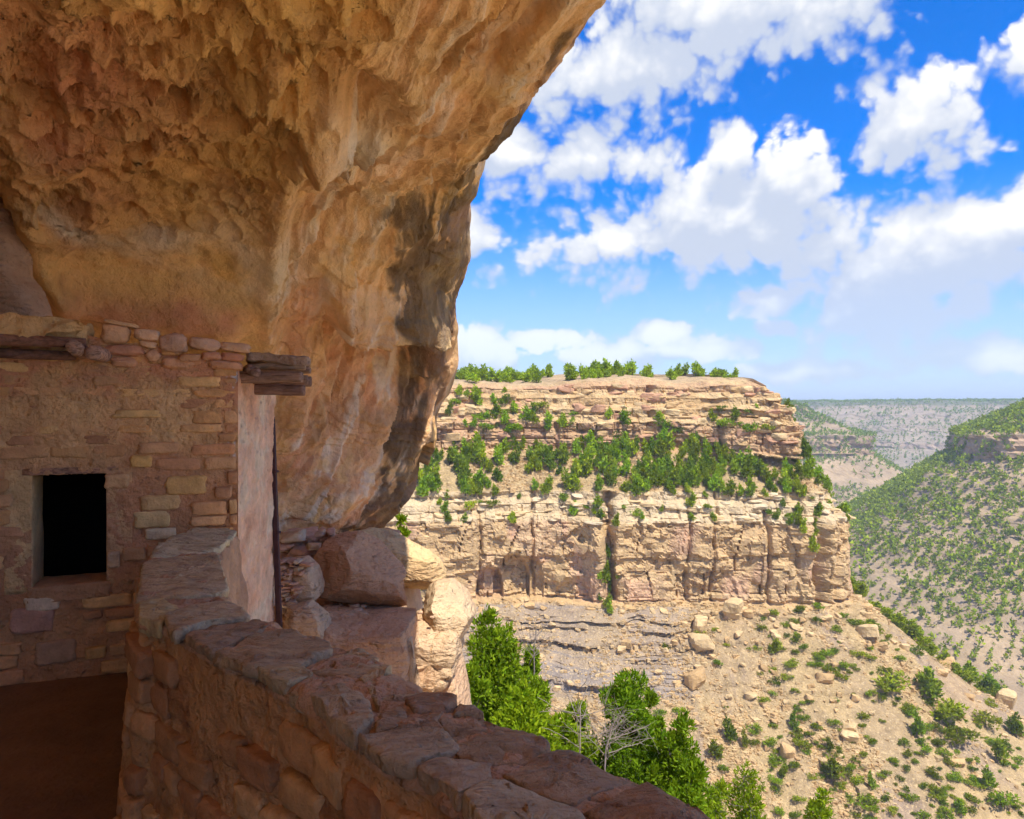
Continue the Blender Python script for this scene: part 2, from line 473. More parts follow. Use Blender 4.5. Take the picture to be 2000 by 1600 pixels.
trow = np.concatenate([np.linspace(0, 1.7, 40, endpoint=False), np.linspace(1.7, 10.1, 455, endpoint=False), np.linspace(10.1, 11, 15)])
G = cr_eval(NET, tcol)                                     # (nc, stations, 3)
G = np.moveaxis(cr_eval(np.moveaxis(G, 1, 0), trow), 0, 1)  # (nc, nr, 3)
Nn = grid_normals(G)
mid = (G * Nn).sum(-1)
if np.median(mid[200:500, 100:500]) > 0: Nn = -Nn            # towards the camera
CC, RR = np.meshgrid(tcol, trow, indexing='ij')
X, Y, Z = G[..., 0], G[..., 1], G[..., 2]
Ys = np.where(Y > 0.5, Y, 0.5)
PX, PY = 1000 + F * X / Ys, 800 - F * Z / Ys
vis = sstep(Y, 0.8, 2.0)
nz = lambda f, o=4, s=0: fbm(X * f, Y * f, Z * f, o, s)
def gb(cx, cy, rx, ry, rot=0.0):
    c, s = math.cos(R(rot)), math.sin(R(rot))
    dx, dy = PX - cx, PY - cy
    u, w = (dx * c + dy * s) / rx, (-dx * s + dy * c) / ry
    return np.exp(-(u * u + w * w)) * vis
vault = sstep(CC, 6.6, 7.4) * (1 - sstep(CC, 10.3, 10.9))
face = 1 - sstep(CC, 6.7, 7.3)
disp = 0.16 * nz(0.7, 3, 1) + 0.055 * nz(2.6, 4, 2)
# gritty honeycomb relief in the vault
grit = vault * (1 - 0.55 * sstep(RR, 4.2, 5.2))
disp += grit * (0.055 * nz(5.0, 4, 3) - 0.05 * np.abs(nz(3.2, 3, 5)))
prng = np.random.default_rng(21)
FL = G.reshape(-1, 3)
pitn = 0
dflat = np.zeros(len(FL))
for k in range(470):
    c_ = prng.uniform(7.0, 10.0); r_ = prng.choice([prng.uniform(1.7, 4.6), prng.uniform(1.8, 3.6)])
    i = np.searchsorted(tcol, c_); j = np.searchsorted(trow, r_)
    pc = G[min(i, len(tcol) - 1), min(j, len(trow) - 1)]
    rad = prng.choice([prng.uniform(0.03, 0.07), prng.uniform(0.06, 0.12), prng.uniform(0.10, 0.17)], p=[.5, .38, .12])
    dd = FL - pc
    el = np.array([1.0, prng.uniform(0.8, 1.5), 1.0])
    q = ((dd / el) ** 2).sum(1) / rad**2
    m_ = q < 1.6
    prof = np.where(q[m_] < 1, -np.clip(1 - q[m_], 0, 1) ** 0.8, 0.0) + 0.18 * np.exp(-((np.sqrt(q[m_]) - 1.08) / 0.14) ** 2)
    dflat[m_] += prof * rad * prng.uniform(0.5, 0.95)
disp += dflat.reshape(disp.shape)
# big scooped hollow in the upper vault and the boss beside it
disp -= 0.30 * gb(690, 175, 78, 42, 10) ** 1.0 * sstep(PY, 120, 150)
disp += 0.10 * gb(780, 150, 40, 40) + 0.16 * gb(600, 230, 90, 40, 35)
# the smooth face is scored by slanting grooves
sl1 = fbm(CC * 1.9 - RR * 0.75, RR * 0.75 + CC * .3, CC * 0 + 3.3, 4, 8, 0.5)
sl2 = fbm(CC * 6.0 - RR * 2.6, RR * 1.3 + CC * .8, CC * 0 + 7.7, 3, 9, 0.55)
disp += face * sstep(CC, 3.6, 4.4) * (0.09 * sl1 + 0.020 * sl2 + 0.045 * nz(4.0, 4, 12)) * sstep(CC, 3.7, 5.2)
sh_ = fbm(X * .9 + CC * .3, Y * .6, Z * .9 - RR * .3, 4, 14, .5)
led = np.floor(sl1 * 4) / 4 * .6 + np.floor(sh_ * 6) / 6 * 1.9
disp += face * sstep(CC, 3.9, 4.5) * 0.10 * led
rdg = 1 - np.abs(fbm(CC * 2.6 - RR * 1.3, RR * .9 + CC * .3, CC * 0 + 1.1, 3, 18, .5)) * 2.2
disp += face * sstep(CC, 3.9, 4.6) * 0.055 * np.clip(rdg, -.4, 1) ** 3
# undercut shelf half way up the face, with the sheared block below it
win = sstep(PX, 625, 655) * (1 - sstep(PX, 800, 890)) * vis
yl = 626 + 0.10 * (PX - 650) + 6 * nz(3, 2, 15)
disp -= 0.75 * win * sstep(PY, yl, yl + 9) * (1 - sstep(PY, yl + 30, yl + 330))
disp += 0.40 * win * sstep(yl - PY, -1, 6) * (1 - sstep(yl - PY, 8, 120))
yl2 = 560 + 0.35 * (PX - 800) + 10 * nz(2, 2, 16)
w_d = (PX * .84 + PY * .54) / 62 + .45 * nz(1.2, 3, 19) + .12 * nz(4, 3, 20)
blk_ = face * sstep(PY, 640, 690) * sstep(PX, 540, 580) * (1 - sstep(PX, 840, 880)) * vis
fr_ = w_d - np.floor(w_d)
disp += blk_ * (.15 * fr_ - .04 * (fr_ < .06) + .03 * hash1(np.floor(w_d).astype(np.int64), 1, 4))
w_u = (PX * .80 + PY * .60) / 95 + .5 * nz(1.1, 3, 22) + .15 * nz(4, 3, 23)
up_ = face * (1 - sstep(PY, 600, 640)) * sstep(PY, 120, 240) * sstep(CC, 4.3, 4.8) * vis
disp += up_ * .10 * (w_u - np.floor(w_u))
# ridge where vault meets face
disp += 0.12 * np.exp(-((CC - 7.0) / 0.16) ** 2) * sstep(RR, 2.6, 3.4)
# crease along the roof, top right
crs = np.abs((PX - 1010) * 0.78 + (PY - 60) * 0.62)
disp -= 0.07 * np.exp(-(crs / 9) ** 2) * vis * (1 - sstep(PY, 90, 170))
# rough broken lip
lipw = np.exp(-((CC - 4.0) / 0.5) ** 2)
disp += lipw * (0.06 * nz(3.5, 5, 30) + 0.05 * np.floor(4 * nz(2.0, 3, 31)) / 4)
G2 = G + Nn * disp[..., None]
# ---- stains
ochre, rose, tan, pale, dark, brown = [np.array(c) for c in ((.78, .455, .135), (.72, .325, .155), (.78, .485, .215), (.82, .68, .47), (.075, .055, .036), (.58, .32, .115))]
def lay(c, w, k): return c + (k - c) * np.clip(w, 0, 1)[..., None]
n1, n2, n3 = nz(0.9, 4, 41), nz(2.2, 5, 42), nz(6, 4, 43)
C = np.ones(G.shape) * tan
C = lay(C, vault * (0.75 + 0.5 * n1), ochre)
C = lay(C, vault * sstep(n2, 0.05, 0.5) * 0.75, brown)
C = lay(C, (gb(150, 280, 210, 190) + 0.6 * gb(60, 60, 200, 120)) * (0.75 + 0.8 * n2), rose)
C = lay(C, gb(330, 620, 260, 45) * (0.95 + n2), rose * 0.85)
C = lay(C, (gb(730, 760, 150, 190) + gb(600, 900, 130, 160)) * (0.38 + 0.9 * n1), rose * 1.05)
C = lay(C, face * sstep(sl2 + .5 * n2, 0.08, 0.4) * 0.65, pale)
C = lay(C, face * sstep(-sl2 - .4 * n2, 0.12, 0.45) * 0.55, brown)
C = lay(C, face * sstep(-sl1, 0.10, 0.45) * (.25 + .45 * sstep(PY, 450, 700)), rose)
C = lay(C, face * sstep(n2, 0.15, 0.5) * 0.6, ochre * 1.1)
for (cx, cy, rx, ry, rt, a) in ((640, 195, 70, 20, 40, .9), (700, 270, 60, 40, 0, .8), (480, 470, 110, 40, 25, .8), (460, 545, 70, 35, 10, .7),
                                (120, 445, 150, 14, 18, .7), (330, 470, 120, 22, 0, .5), (850, 150, 22, 60, 20, .7), (740, 200, 30, 120, 25, .6), (700, 720, 22, 30, 0, .6)):
    C = lay(C, gb(cx, cy, rx, ry, rt) * a * (0.7 + 1.4 * n2), pale)
# desert varnish towards the lip and down the outer face
vn = 0.5 + 1.1 * fbm(CC * 4 + RR * 2.2, RR * 0.8, CC * 0, 4, 55) + 0.5 * n3
V_ = gb(840, 470, 85, 95) * 1.5 + gb(820, 590, 70, 60) * 1.3 + gb(890, 400, 40, 90, 12) * 1.3 + gb(800, 930, 50, 95, 25) * 1.6 + gb(720, 1005, 75, 22, -20) * 1.5 \
    + gb(860, 720, 18, 90) * 0.9 + gb(985, 235, 22, 70, 40) * 1.1 + gb(1090, 85, 14, 90, 36) * 0.9 + gb(810, 800, 22, 120, 14) * 0.8 + gb(880, 560, 18, 60) * 1.0
vs_ = .6 * fbm(CC * 6 - RR * 1.2, RR * .8, CC * 0 + 2, 4, 56, .6) + .5 * nz(2.5, 4, 57)          # streaks run down the slope
C = lay(C, sstep(V_ * (0.30 + vn * 0.55 + 1.1 * vs_), 0.22, 0.52) * (.78 + .22 * vs_), dark)
C = lay(C, (1 - sstep(CC, 3.4, 3.9)) * sstep(n2, -0.2, 0.2) * 0.6, dark * 2.5)
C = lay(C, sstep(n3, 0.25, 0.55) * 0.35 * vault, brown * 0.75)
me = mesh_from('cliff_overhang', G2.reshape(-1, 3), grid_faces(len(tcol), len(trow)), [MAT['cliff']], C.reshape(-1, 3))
for nm_, w_ in (('face', face), ('vault', vault * (1 - .7 * sstep(RR, 4.3, 5.3)))):
    at = me.attributes.new(nm_, 'FLOAT', 'POINT'); at.data.foreach_set('value', np.ascontiguousarray(w_.ravel(), dtype=np.float32))
cliff = tag(link('cliff_overhang', me), 'tan and ochre sandstone overhang pitted with hollows, arching over the ruin', kind='structure')

# pale slab of rock leaning in the back corner of the alcove
def pillow(name, outline, Yc, df, db, mat, color, rings=22, ang=96, flat=2.4, amp=0.05, freq=2.2, seed=0, tilt=(0, 0), parent=None, facets=0, warp=None, corner=.35):
    """a boulder: an outline at its own distance, swelling df metres to the front and db to the back"""
    o = np.array([P(x, y, Yc) for x, y in outline]); k = len(o)
    cl = np.concatenate([o[-1:], o, o[:2]])
    t = np.linspace(0, k, ang, endpoint=False)
    i = t.astype(int); f = (t - i)[:, None]
    p0, p1, p2, p3 = cl[i], cl[i + 1], cl[i + 2], cl[np.minimum(i + 3, k + 2)]
    B = 0.5 * (2 * p1 + (p2 - p0) * f + (2 * p0 - 5 * p1 + 4 * p2 - p3) * f**2 + (3 * p1 - p0 - 3 * p2 + p3) * f**3)
    B = (1 - corner) * B + corner * (p1 + (p2 - p1) * f)
    cen = B.mean(0)
    V = []; 
    th = np.concatenate([np.linspace(0.02, math.pi - 0.02, 2 * rings + 1)])
    for a in th:
        r = math.sin(a) ** (2.0 / flat); h = math.cos(a)
        h = math.copysign(abs(h) ** (2.0 / flat), h)
        row = cen + (B - cen) * r
        row = row + np.array([0, 1, 0]) * (-(df if h > 0 else db) * h)
        row[:, 1] += (row[:, 0] - cen[0]) * tilt[0] + (row[:, 2] - cen[2]) * tilt[1]
        V.append(row)
    V = np.array(V)                                  # rings, ang
    N0 = V - cen; N0 /= np.linalg.norm(N0, axis=-1, keepdims=True) + 1e-9
    rr = np.random.default_rng(seed)
    for (d, cf) in (facets if isinstance(facets, list) else []):
        d = np.array(d, float); d /= np.linalg.norm(d)
        s = ((V - cen) * d).sum(-1); V -= np.clip(s - s.max() * cf, 0, None)[..., None] * d * .9
    for _ in range(0 if isinstance(facets, list) else facets):
        d = rr.normal(size=3); d[1] = -abs(d[1]); d /= np.linalg.norm(d)
        s = ((V - cen) * d).sum(-1); c = s.max() * rr.uniform(0.62, 0.88)
        V -= np.clip(s - c, 0, None)[..., None] * d * 0.93
    s_ = fbm(V[..., 0] * freq, V[..., 1] * freq, V[..., 2] * freq, 5, seed)
    b_ = np.abs(fbm(V[..., 0] * freq * 1.7, V[..., 1] * freq * 1.7, V[..., 2] * freq * 3.5, 3, seed + 5))
    st_ = np.floor(4 * fbm(V[..., 0] * 1.6, V[..., 1] * 1.6, V[..., 2] * 3.0, 4, seed + 9, .5)) / 4
    V = V + N0 * (amp * s_ + amp * .8 * st_ - amp * 0.35 * (b_ < 0.03) * (0.03 - b_) / 0.03)[..., None]
    if warp is not None: V = warp(V)
    nr = len(th)
    Fq = []
    A, Bq = np.meshgrid(np.arange(nr - 1), np.arange(ang), indexing='ij')
    B2 = (Bq + 1) % ang
    Fq = np.stack([A * ang + Bq, (A + 1) * ang + Bq, (A + 1) * ang + B2, A * ang + B2], -1).reshape(-1, 4)
    pts = V.reshape(-1, 3)
    pts = np.concatenate([pts, V[0].mean(0)[None], V[-1].mean(0)[None]])
    a0 = np.arange(ang); n0 = nr * ang
    tris = np.concatenate([np.stack([np.full(ang, n0), a0, (a0 + 1) % ang], -1),
                           np.stack([np.full(ang, n0 + 1), (nr - 1) * ang + (a0 + 1) % ang, (nr - 1) * ang + a0], -1)])
    org = cen.copy(); org[2] = pts[:, 2].min()
    me = mesh_from(name, pts - org, [Fq, tris], [mat])
    return link(name, me, parent, org, color)

sb = pillow('rock_slab', [(-120, 380), (-40, 370), (8, 395), (30, 430), (40, 480), (42, 540), (70, 575), (84, 625), (60, 680), (-120, 690)], 5.75, 0.2, 0.25,
            MAT['boulder'], (.62, .40, .25), flat=2.8, seed=3, amp=0.04)
tag(sb, 'smooth pale rock slab standing in the back corner above the flat roof', 'rock slab')

# ================================================================== COURTYARD FLOOR
FZ = -1.65
n_ = 140
ys = np.linspace(-4.5, 4.85, 200)
xr = np.interp(ys, [-4.5, 0.8, 1.35, 1.71, 2.16, 2.63, 2.8, 3.6, 4.2, 6.0], [3.0, 0.45, 0.05, -0.25, -0.65, -1.1, -1.3, -1.7, -1.95, -1.95])
XX = -4.6 + (xr + 4.6)[None, :] * np.linspace(0, 1, n_)[:, None]
YY = np.broadcast_to(ys[None, :], XX.shape)
ZZ = FZ + 0.014 * fbm(XX * 1.3, YY * 1.3, 0, 4, 61) + 0.05 * sstep(-XX, 2.6, 4.2)
me = mesh_from('courtyard_floor', np.stack([XX, YY, ZZ], -1).reshape(-1, 3), grid_faces(n_, 200), [MAT['floor']])
tag(link('courtyard_floor', me), 'packed brown earth floor of the courtyard', kind='structure')

# ================================================================== PARAPET WALL
CAPZ = -0.77
IN_ = [(1180, 1990), (1060, 1760), (950, 1600), (830, 1510), (700, 1430), (600, 1350), (500, 1305), (400, 1262), (320, 1212), (270, 1195), (266, 1160), (280, 1097), (312, 1062), (375, 1038)]
OUT_ = [(1860, 1990), (1560, 1760), (1400, 1600), (1270, 1520), (1080, 1450), (900, 1370), (740, 1280), (590, 1228), (520, 1208), (480, 1185), (450, 1150), (425, 1100), (430, 1070), (470, 1036)]
Ic = np.array([PZ(x, y, CAPZ) for x, y in IN_]); Oc = np.array([PZ(x, y, CAPZ) for x, y in OUT_])
k = len(Ic)
tt = np.linspace(0, k - 1, 330)
Ie, Oe = cr_eval(Ic, tt), cr_eval(Oc, tt)
mpar = empty('parapet_wall', (float(Ic[:, 0].mean()), float(Ic[:, 1].mean()), FZ))
org = np.array(mpar.location)
tag(mpar, 'low curved rubble-stone parapet wall capped with flat brown slabs, in the foreground', 'wall')
# core: inner face, top bed, outer face as one strip across
prof = []
ninner, ntop, nout = 70, 34, 30
nIO = (Ie - Oe); nIO[:, 2] = 0; nIO /= np.linalg.norm(nIO, axis=1, keepdims=True)   # towards the courtyard
rows = []
for q in np.linspace(0, 1, ninner, endpoint=False):
    z = FZ - 0.05 + (CAPZ - 0.05 - FZ + 0.05) * q
    p = Ie.copy(); p[:, 2] = z; p += nIO * (0.05 * (1 - q) - 0.006)
    rows.append(p)
for q in np.linspace(0, 1, ntop):
    p = Ie * (1 - q) + Oe * q; p[:, 2] = CAPZ - 0.017 - 0.035 * (abs(2 * q - 1) ** 10)
    rows.append(p)
for q in np.linspace(0, 1, nout + 1)[1:]:
    p = Oe.copy(); p[:, 2] = CAPZ - 0.085 - 2.6 * q; p -= nIO * 0.25 * q
    rows.append(p)
S = np.array(rows)
Ns = grid_normals(S)
if (Ns[10] * nIO).sum() < 0: Ns = -Ns
d_ = 0.030 * fbm(S[..., 0] * 5, S[..., 1] * 5, S[..., 2] * 5, 4, 71) + 0.018 * fbm(S[..., 0] * 16, S[..., 1] * 16, S[..., 2] * 20, 4, 72) - 0.03 * np.clip(1 - np.abs(fbm(S[..., 0] * 6, S[..., 1] * 6, S[..., 2] * 9, 3, 74)) / .03, 0, 1)
S2 = S + Ns * d_[..., None]
nn = fbm(S[..., 0] * 4, S[..., 1] * 4, S[..., 2] * 4, 4, 73)
cc = np.ones(S.shape) * np.array([.52, .27, .11])
cc = cc + (np.array([.34, .15, .06]) - cc) * sstep(nn, 0, 0.5)[..., None]
cc[ninner:] = cc[ninner:] * 0.5 + np.array([.46, .30, .20]) * 0.5
me = mesh_from('mortar_core', (S2 - org).reshape(-1, 3), grid_faces(len(S), len(tt)), [MAT['mortar']], cc.reshape(-1, 3))
link('mortar_core', me, mpar)

def slab(outline, thick, seed, z=CAPZ, tilt=None, dome=0.010, rough=0.016, shrink=1.0):
    o = np.array([PZ(x, y, z) for x, y in outline]); kk = len(o)
    ang = 72
    per = np.concatenate([[0], np.cumsum(np.linalg.norm(np.roll(o, -1, 0) - o, axis=1))])
    t = np.linspace(0, per[-1], ang, endpoint=False)
    B = np.stack([np.interp(t, per, np.append(o[:, c], o[0, c])) for c in range(3)], -1)
    for _ in range(1): B = 0.6 * B + 0.2 * (np.roll(B, 1, 0) + np.roll(B, -1, 0))
    cen = B.mean(0)
    jit = 1.012 + 0.05 * fbm(B[:, 0] * 16, B[:, 1] * 16, seed * 3.1, 3, seed)
    B = cen + (B - cen) * jit[:, None] * shrink
    rs = [0.001, .12, .24, .36, .48, .6, .7, .79, .86, .925, .972, .993, 1.0, 1.0, .985, .93]
    zs = [0] * 9 + [-.0005, -.002, -.006, -.016, -.55, -.9, -1.0]
    rr = np.random.default_rng(seed)
    tx, ty = (rr.uniform(-.03, .03), rr.uniform(-.03, .03)) if tilt is None else tilt
    dz = rr.uniform(-.006, .012)
    V = []
    for r_, zz in zip(rs, zs):
        p = cen + (B - cen) * r_
        zz = zz if zz > -0.05 else zz * thick
        p[:, 2] = z + zz + dz + dome * (1 - r_ * r_) + (p[:, 0] - cen[0]) * tx + (p[:, 1] - cen[1]) * ty
        V.append(p)
    V = np.array(V)
    nn = fbm(V[..., 0] * 9, V[..., 1] * 9, V[..., 2] * 9 + seed, 5, seed + 1, 0.6)
    stp = np.floor(2.6 * fbm(V[..., 0] * 4, V[..., 1] * 9, seed, 4, seed + 2, 0.55)) * 0.007     # flaked layers
    V[..., 2] += rough * nn + stp * (np.array(rs) < .999)[:, None]
    sd = np.array([0] * 11 + [1] * 5)[:, None] * 0.012 * fbm(V[..., 0] * 12, V[..., 1] * 12, V[..., 2] * 30, 4, seed + 3)
    V[..., :2] += (V - cen)[..., :2] / (np.linalg.norm((V - cen)[..., :2], axis=-1, keepdims=True) + 1e-6) * sd[..., None]
    return V, ang

def ring_mesh(name, V, ang, mat, org):
    nr = len(V)
    A, Bq = np.meshgrid(np.arange(nr - 1), np.arange(ang), indexing='ij'); B2 = (Bq + 1) % ang
    Fq = np.stack([A * ang + Bq, A * ang + B2, (A + 1) * ang + B2, (A + 1) * ang + Bq], -1).reshape(-1, 4)[:, ::-1]
    return mesh_from(name, V.reshape(-1, 3) - org, Fq, [mat])

CAPS = [
    ([(1136, 1586), (1170, 1560), (1224, 1530), (1262, 1522), (1310, 1550), (1400, 1606), (1520, 1700), (1440, 1760), (1250, 1700)], .11, (.30, .155, .095)),
    ([(980, 1508), (1068, 1467), (1120, 1467), (1226, 1522), (1192, 1546), (1126, 1570), (1072, 1562)], .09, (.33, .20, .135)),
    ([(856, 1406), (878, 1379), (948, 1398), (1040, 1426), (1078, 1454), (1036, 1478), (984, 1500), (896, 1476), (880, 1438)], .10, (.31, .185, .12)),
    ([(694, 1440), (790, 1426), (872, 1432), (898, 1464), (856, 1477), (808, 1494), (752, 1480)], .09, (.36, .235, .165)),
    ([(814, 1500), (858, 1480), (962, 1484), (958, 1518), (896, 1552), (866, 1530)], .09, (.36, .225, .155)),
    ([(900, 1554), (966, 1520), (1072, 1568), (1134, 1592), (1190, 1700), (1050, 1760), (940, 1606)], .10, (.40, .275, .20)),
    ([(792, 1374), (840, 1351), (888, 1362), (890, 1376), (868, 1388), (808, 1392)], .10, (.28, .145, .09)),
    ([(724, 1327), (772, 1309), (836, 1342), (794, 1374), (748, 1386)], .10, (.38, .24, .155)),
    ([(612, 1307), (660, 1282), (732, 1289), (754, 1302), (696, 1320)], .09, (.36, .22, .14)),
    ([(598, 1344), (624, 1318), (672, 1336), (722, 1366), (732, 1404), (694, 1434), (640, 1390)], .10, (.37, .245, .17)),
    ([(734, 1396), (784, 1380), (796, 1398), (774, 1426), (734, 1430)], .08, (.33, .19, .12)),
    ([(798, 1404), (876, 1379), (854, 1406), (876, 1432), (822, 1424)], .09, (.32, .185, .12)),
    ([(375, 1035), (462, 1037), (428, 1073), (292, 1090), (312, 1064)], .09, (.46, .34, .235)),
    ([(280, 1096), (424, 1078), (448, 1148), (372, 1160), (266, 1162)], .10, (.44, .30, .20)),
    ([(271, 1168), (318, 1162), (352, 1182), (314, 1212), (272, 1198)], .12, (.45, .31, .18)),
    ([(320, 1206), (358, 1185), (446, 1172), (488, 1204), (405, 1218), (340, 1240)], .09, (.40, .27, .185)),
    ([(360, 1241), (405, 1219), (506, 1209), (542, 1217), (414, 1270), (396, 1262)], .08, (.31, .19, .13)),
    ([(414, 1279), (545, 1224), (636, 1249), (650, 1272), (585, 1300), (497, 1311)], .09, (.35, .22, .145)),
    ([(502, 1308), (584, 1301), (612, 1318), (560, 1334), (532, 1326)], .09, (.38, .25, .16)),
    ([(566, 1340), (608, 1318), (622, 1320), (598, 1344), (590, 1350)], .08, (.38, .25, .17)),
    ([(654, 1276), (700, 1262), (742, 1280), (736, 1288), (664, 1282)], .08, (.40, .26, .17)),
    ([(700, 1322), (752, 1304), (768, 1309), (724, 1326), (742, 1384), (730, 1366)], .06, (.40, .26, .16)),
    ([(888, 1396), (896, 1372), (930, 1382), (946, 1396)], .07, (.33, .20, .13))]
for i, (ol, th, colr) in enumerate(CAPS):
    V, ang = slab(ol, th * .5, 100 + i * 7, rough=0.009 if i not in (0, 2) else 0.018, dome=0.004 if i else 0.04)
    o0 = V.reshape(-1, 3).mean(0)
    link('capstone', ring_mesh('capstone', V, ang, MAT['cap'], o0), mpar, o0 - org, np.array(colr) * (1.22, 1.32, 1.10))
# rubble stones laid in the inner face
wr = np.random.default_rng(5)
seg = np.concatenate([[0], np.cumsum(np.linalg.norm(np.diff(Ie, axis=0), axis=1))])
z = CAPZ - 0.10
while z > FZ + 0.02:
    hgt = wr.uniform(0.07, 0.13)
    s = wr.uniform(0, 0.1)
    while s < seg[-1] - 0.05:
        wl = wr.uniform(0.09, 0.26)
        if wr.random() < 0.8:
            i = min(np.searchsorted(seg, s + wl / 2), len(Ie) - 1)
            q = (z - hgt / 2 - FZ) / (CAPZ - FZ)
            c = Ie[i] + nIO[i] * (0.05 * (1 - q) - 0.033 + wr.uniform(-.012, .007)); 
            V, Fq = rock_verts(6, (wl, 0.09, hgt * wr.uniform(.8, .98)), e=8.0, amp=0.20, freq=1.9, seed=int(wr.integers(1e6)))
            tx = Ie[min(i + 3, len(Ie) - 1)] - Ie[max(i - 3, 0)]; a = math.atan2(tx[1], tx[0])
            o = link('stone', mesh_from('stone', V, Fq, [MAT['stone']]), mpar, (c[0] - org[0], c[1] - org[1], z - hgt / 2 - org[2]),
                     np.array([(.54, .28, .115), (.48, .24, .10), (.58, .33, .14), (.43, .20, .085)][wr.integers(4)]) * wr.uniform(.85, 1.15))
            o.rotation_euler = (wr.uniform(-.1, .1), wr.uniform(-.12, .12), a)
        s += wl + wr.uniform(0.0, 0.03)
    z -= hgt + wr.uniform(0.0, 0.015)

# ================================================================== MASONRY HOUSE
A_ = np.array([-3.04, 4.25]); B_ = np.array([-1.815, 4.75])
ew = (B_ - A_) / np.linalg.norm(B_ - A_); nw = np.array([ew[1], -ew[0]])
aB = np.linalg.norm(B_ - A_)
def Wl(px, py):
    """photo direction -> (distance along the front wall from A, height)"""
    kx = (px - 1000) / F
    a = (kx * A_[1] - A_[0]) / (ew[0] - kx * ew[1])
    Yp = A_[1] + ew[1] * a
    return a, (800 - py) / F * Yp
def Wp(a, zz, out=0.0):
    q = A_ + ew * a + nw * out
    return np.array([q[0], q[1], zz])
house = empty('masonry_house', (float(B_[0]), float(B_[1]), FZ))
ho = np.array(house.location)
tag(house, 'square stone-and-mud-plaster room with a small black doorway and flat roof', 'house')
dL, dT = Wl(62, 928); dR, _ = Wl(208, 928); _, dBz = Wl(140, 1142)
dT = Wl(140, 926)[1]
topz = lambda a: np.interp(a, [-1.2, 0, .35, .7, 1.0, aB], [.63, .57, .525, .465, .41, .35])
na, nz_ = 235, 245
aa = np.linspace(-1.0, aB, na); 
AA, TT = np.meshgrid(aa, np.linspace(0, 1, nz_), indexing='ij')
HZ = FZ - 0.1 + (topz(AA) - 0.045 + .035 * fbm(AA * 9, 0, 0, 4, 88) - FZ + 0.1) * TT
pl = sstep(HZ, -0.45, -0.15)               # plaster survives on the upper half
ns_ = fbm(AA * 6, HZ * 6, 0, 5, 81); nf_ = fbm(AA * 22, HZ * 30, 0, 4, 82)
crk = np.abs(fbm(AA * 3.0 + 5, HZ * 3.4, 2.2, 4, 83)); crk2 = np.abs(fbm(AA * 7.0 + 5, HZ * 9, 4.2, 3, 84))
do = 0.012 * ns_ + 0.006 * nf_ - 0.020 * np.clip(1 - crk / 0.012, 0, 1) - 0.012 * np.clip(1 - crk2 / 0.02, 0, 1) * pl + 0.006 * pl
do += 0.006 * np.floor(3 * fbm(AA * 2.6, HZ * 9, 1.0, 4, 85)) / 3 - 0.004
do *= np.clip((aB - AA) / 0.015, 0, 1) 
PT = np.stack([A_[0] + ew[0] * AA + nw[0] * do, A_[1] + ew[1] * AA + nw[1] * do, HZ], -1) - ho
fq = grid_faces(na, nz_)
ca = AA.ravel()[fq].mean(1); cz = HZ.ravel()[fq].mean(1)
fq = fq[~((ca > dL) & (ca < dR) & (cz > dBz) & (cz < dT))]
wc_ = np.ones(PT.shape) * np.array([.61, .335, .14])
rsn = fbm(AA * 2.2, HZ * 3, 7, 5, 86)
wc_ += (np.array([.56, .25, .115]) - wc_) * np.clip(sstep(rsn, -.05, .25) * (.4 + .6 * pl), 0, 1)[..., None]
wc_ += (np.array([.72, .44, .19]) - wc_) * (sstep(-rsn, .1, .4) * .6)[..., None]
wc_ += (np.array([.46, .20, .095]) - wc_) * ((1 - pl) * .55)[..., None]
wht = sstep(fbm(AA * 60, HZ * 9, 3, 3, 87), .25, .45) * np.exp(-((AA - aB + .03) / .035) ** 2) * sstep(HZ, -.45, -.2)
wc_ += (np.array([.70, .66, .60]) - wc_) * wht[..., None]
link('front_wall', mesh_from('front_wall', PT.reshape(-1, 3), fq, [MAT['mortar']], wc_.reshape(-1, 3)), house)
# side wall in the daylight
C_ = np.array([-2.10, 6.35]); es = (C_ - B_) / np.linalg.norm(C_ - B_); nsd = np.array([es[1], -es[0]]); ls = np.linalg.norm(C_ - B_)
BB, TT = np.meshgrid(np.linspace(0, ls, 120), np.linspace(0, 1, 260), indexing='ij')
SZ = -3.2 + (0.26 + 3.2) * TT
do = 0.014 * fbm(BB * 4, SZ * 5, 0, 4, 91) + 0.008 * fbm(BB * 16, SZ * 26, 0, 4, 92) - 0.022 * np.clip(1 - np.abs(fbm(BB * 9, SZ * 7, 3, 3, 93)) / .03, 0, 1)
do += 0.010 * np.floor(3 * fbm(BB * 3, SZ * 12, 1.0, 3, 95)) / 3
do *= np.clip(BB / 0.015, 0, 1)
PT = np.stack([B_[0] + es[0] * BB + nsd[0] * do, B_[1] + es[1] * BB + nsd[1] * do, SZ], -1) - ho
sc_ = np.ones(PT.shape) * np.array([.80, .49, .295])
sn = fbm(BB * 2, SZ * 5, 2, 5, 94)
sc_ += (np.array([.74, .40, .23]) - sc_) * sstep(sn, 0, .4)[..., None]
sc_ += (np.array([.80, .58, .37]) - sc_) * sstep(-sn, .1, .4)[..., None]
link('side_wall', mesh_from('side_wall', PT.reshape(-1, 3), grid_faces(120, 260), [MAT['mortar']], sc_.reshape(-1, 3)), house)

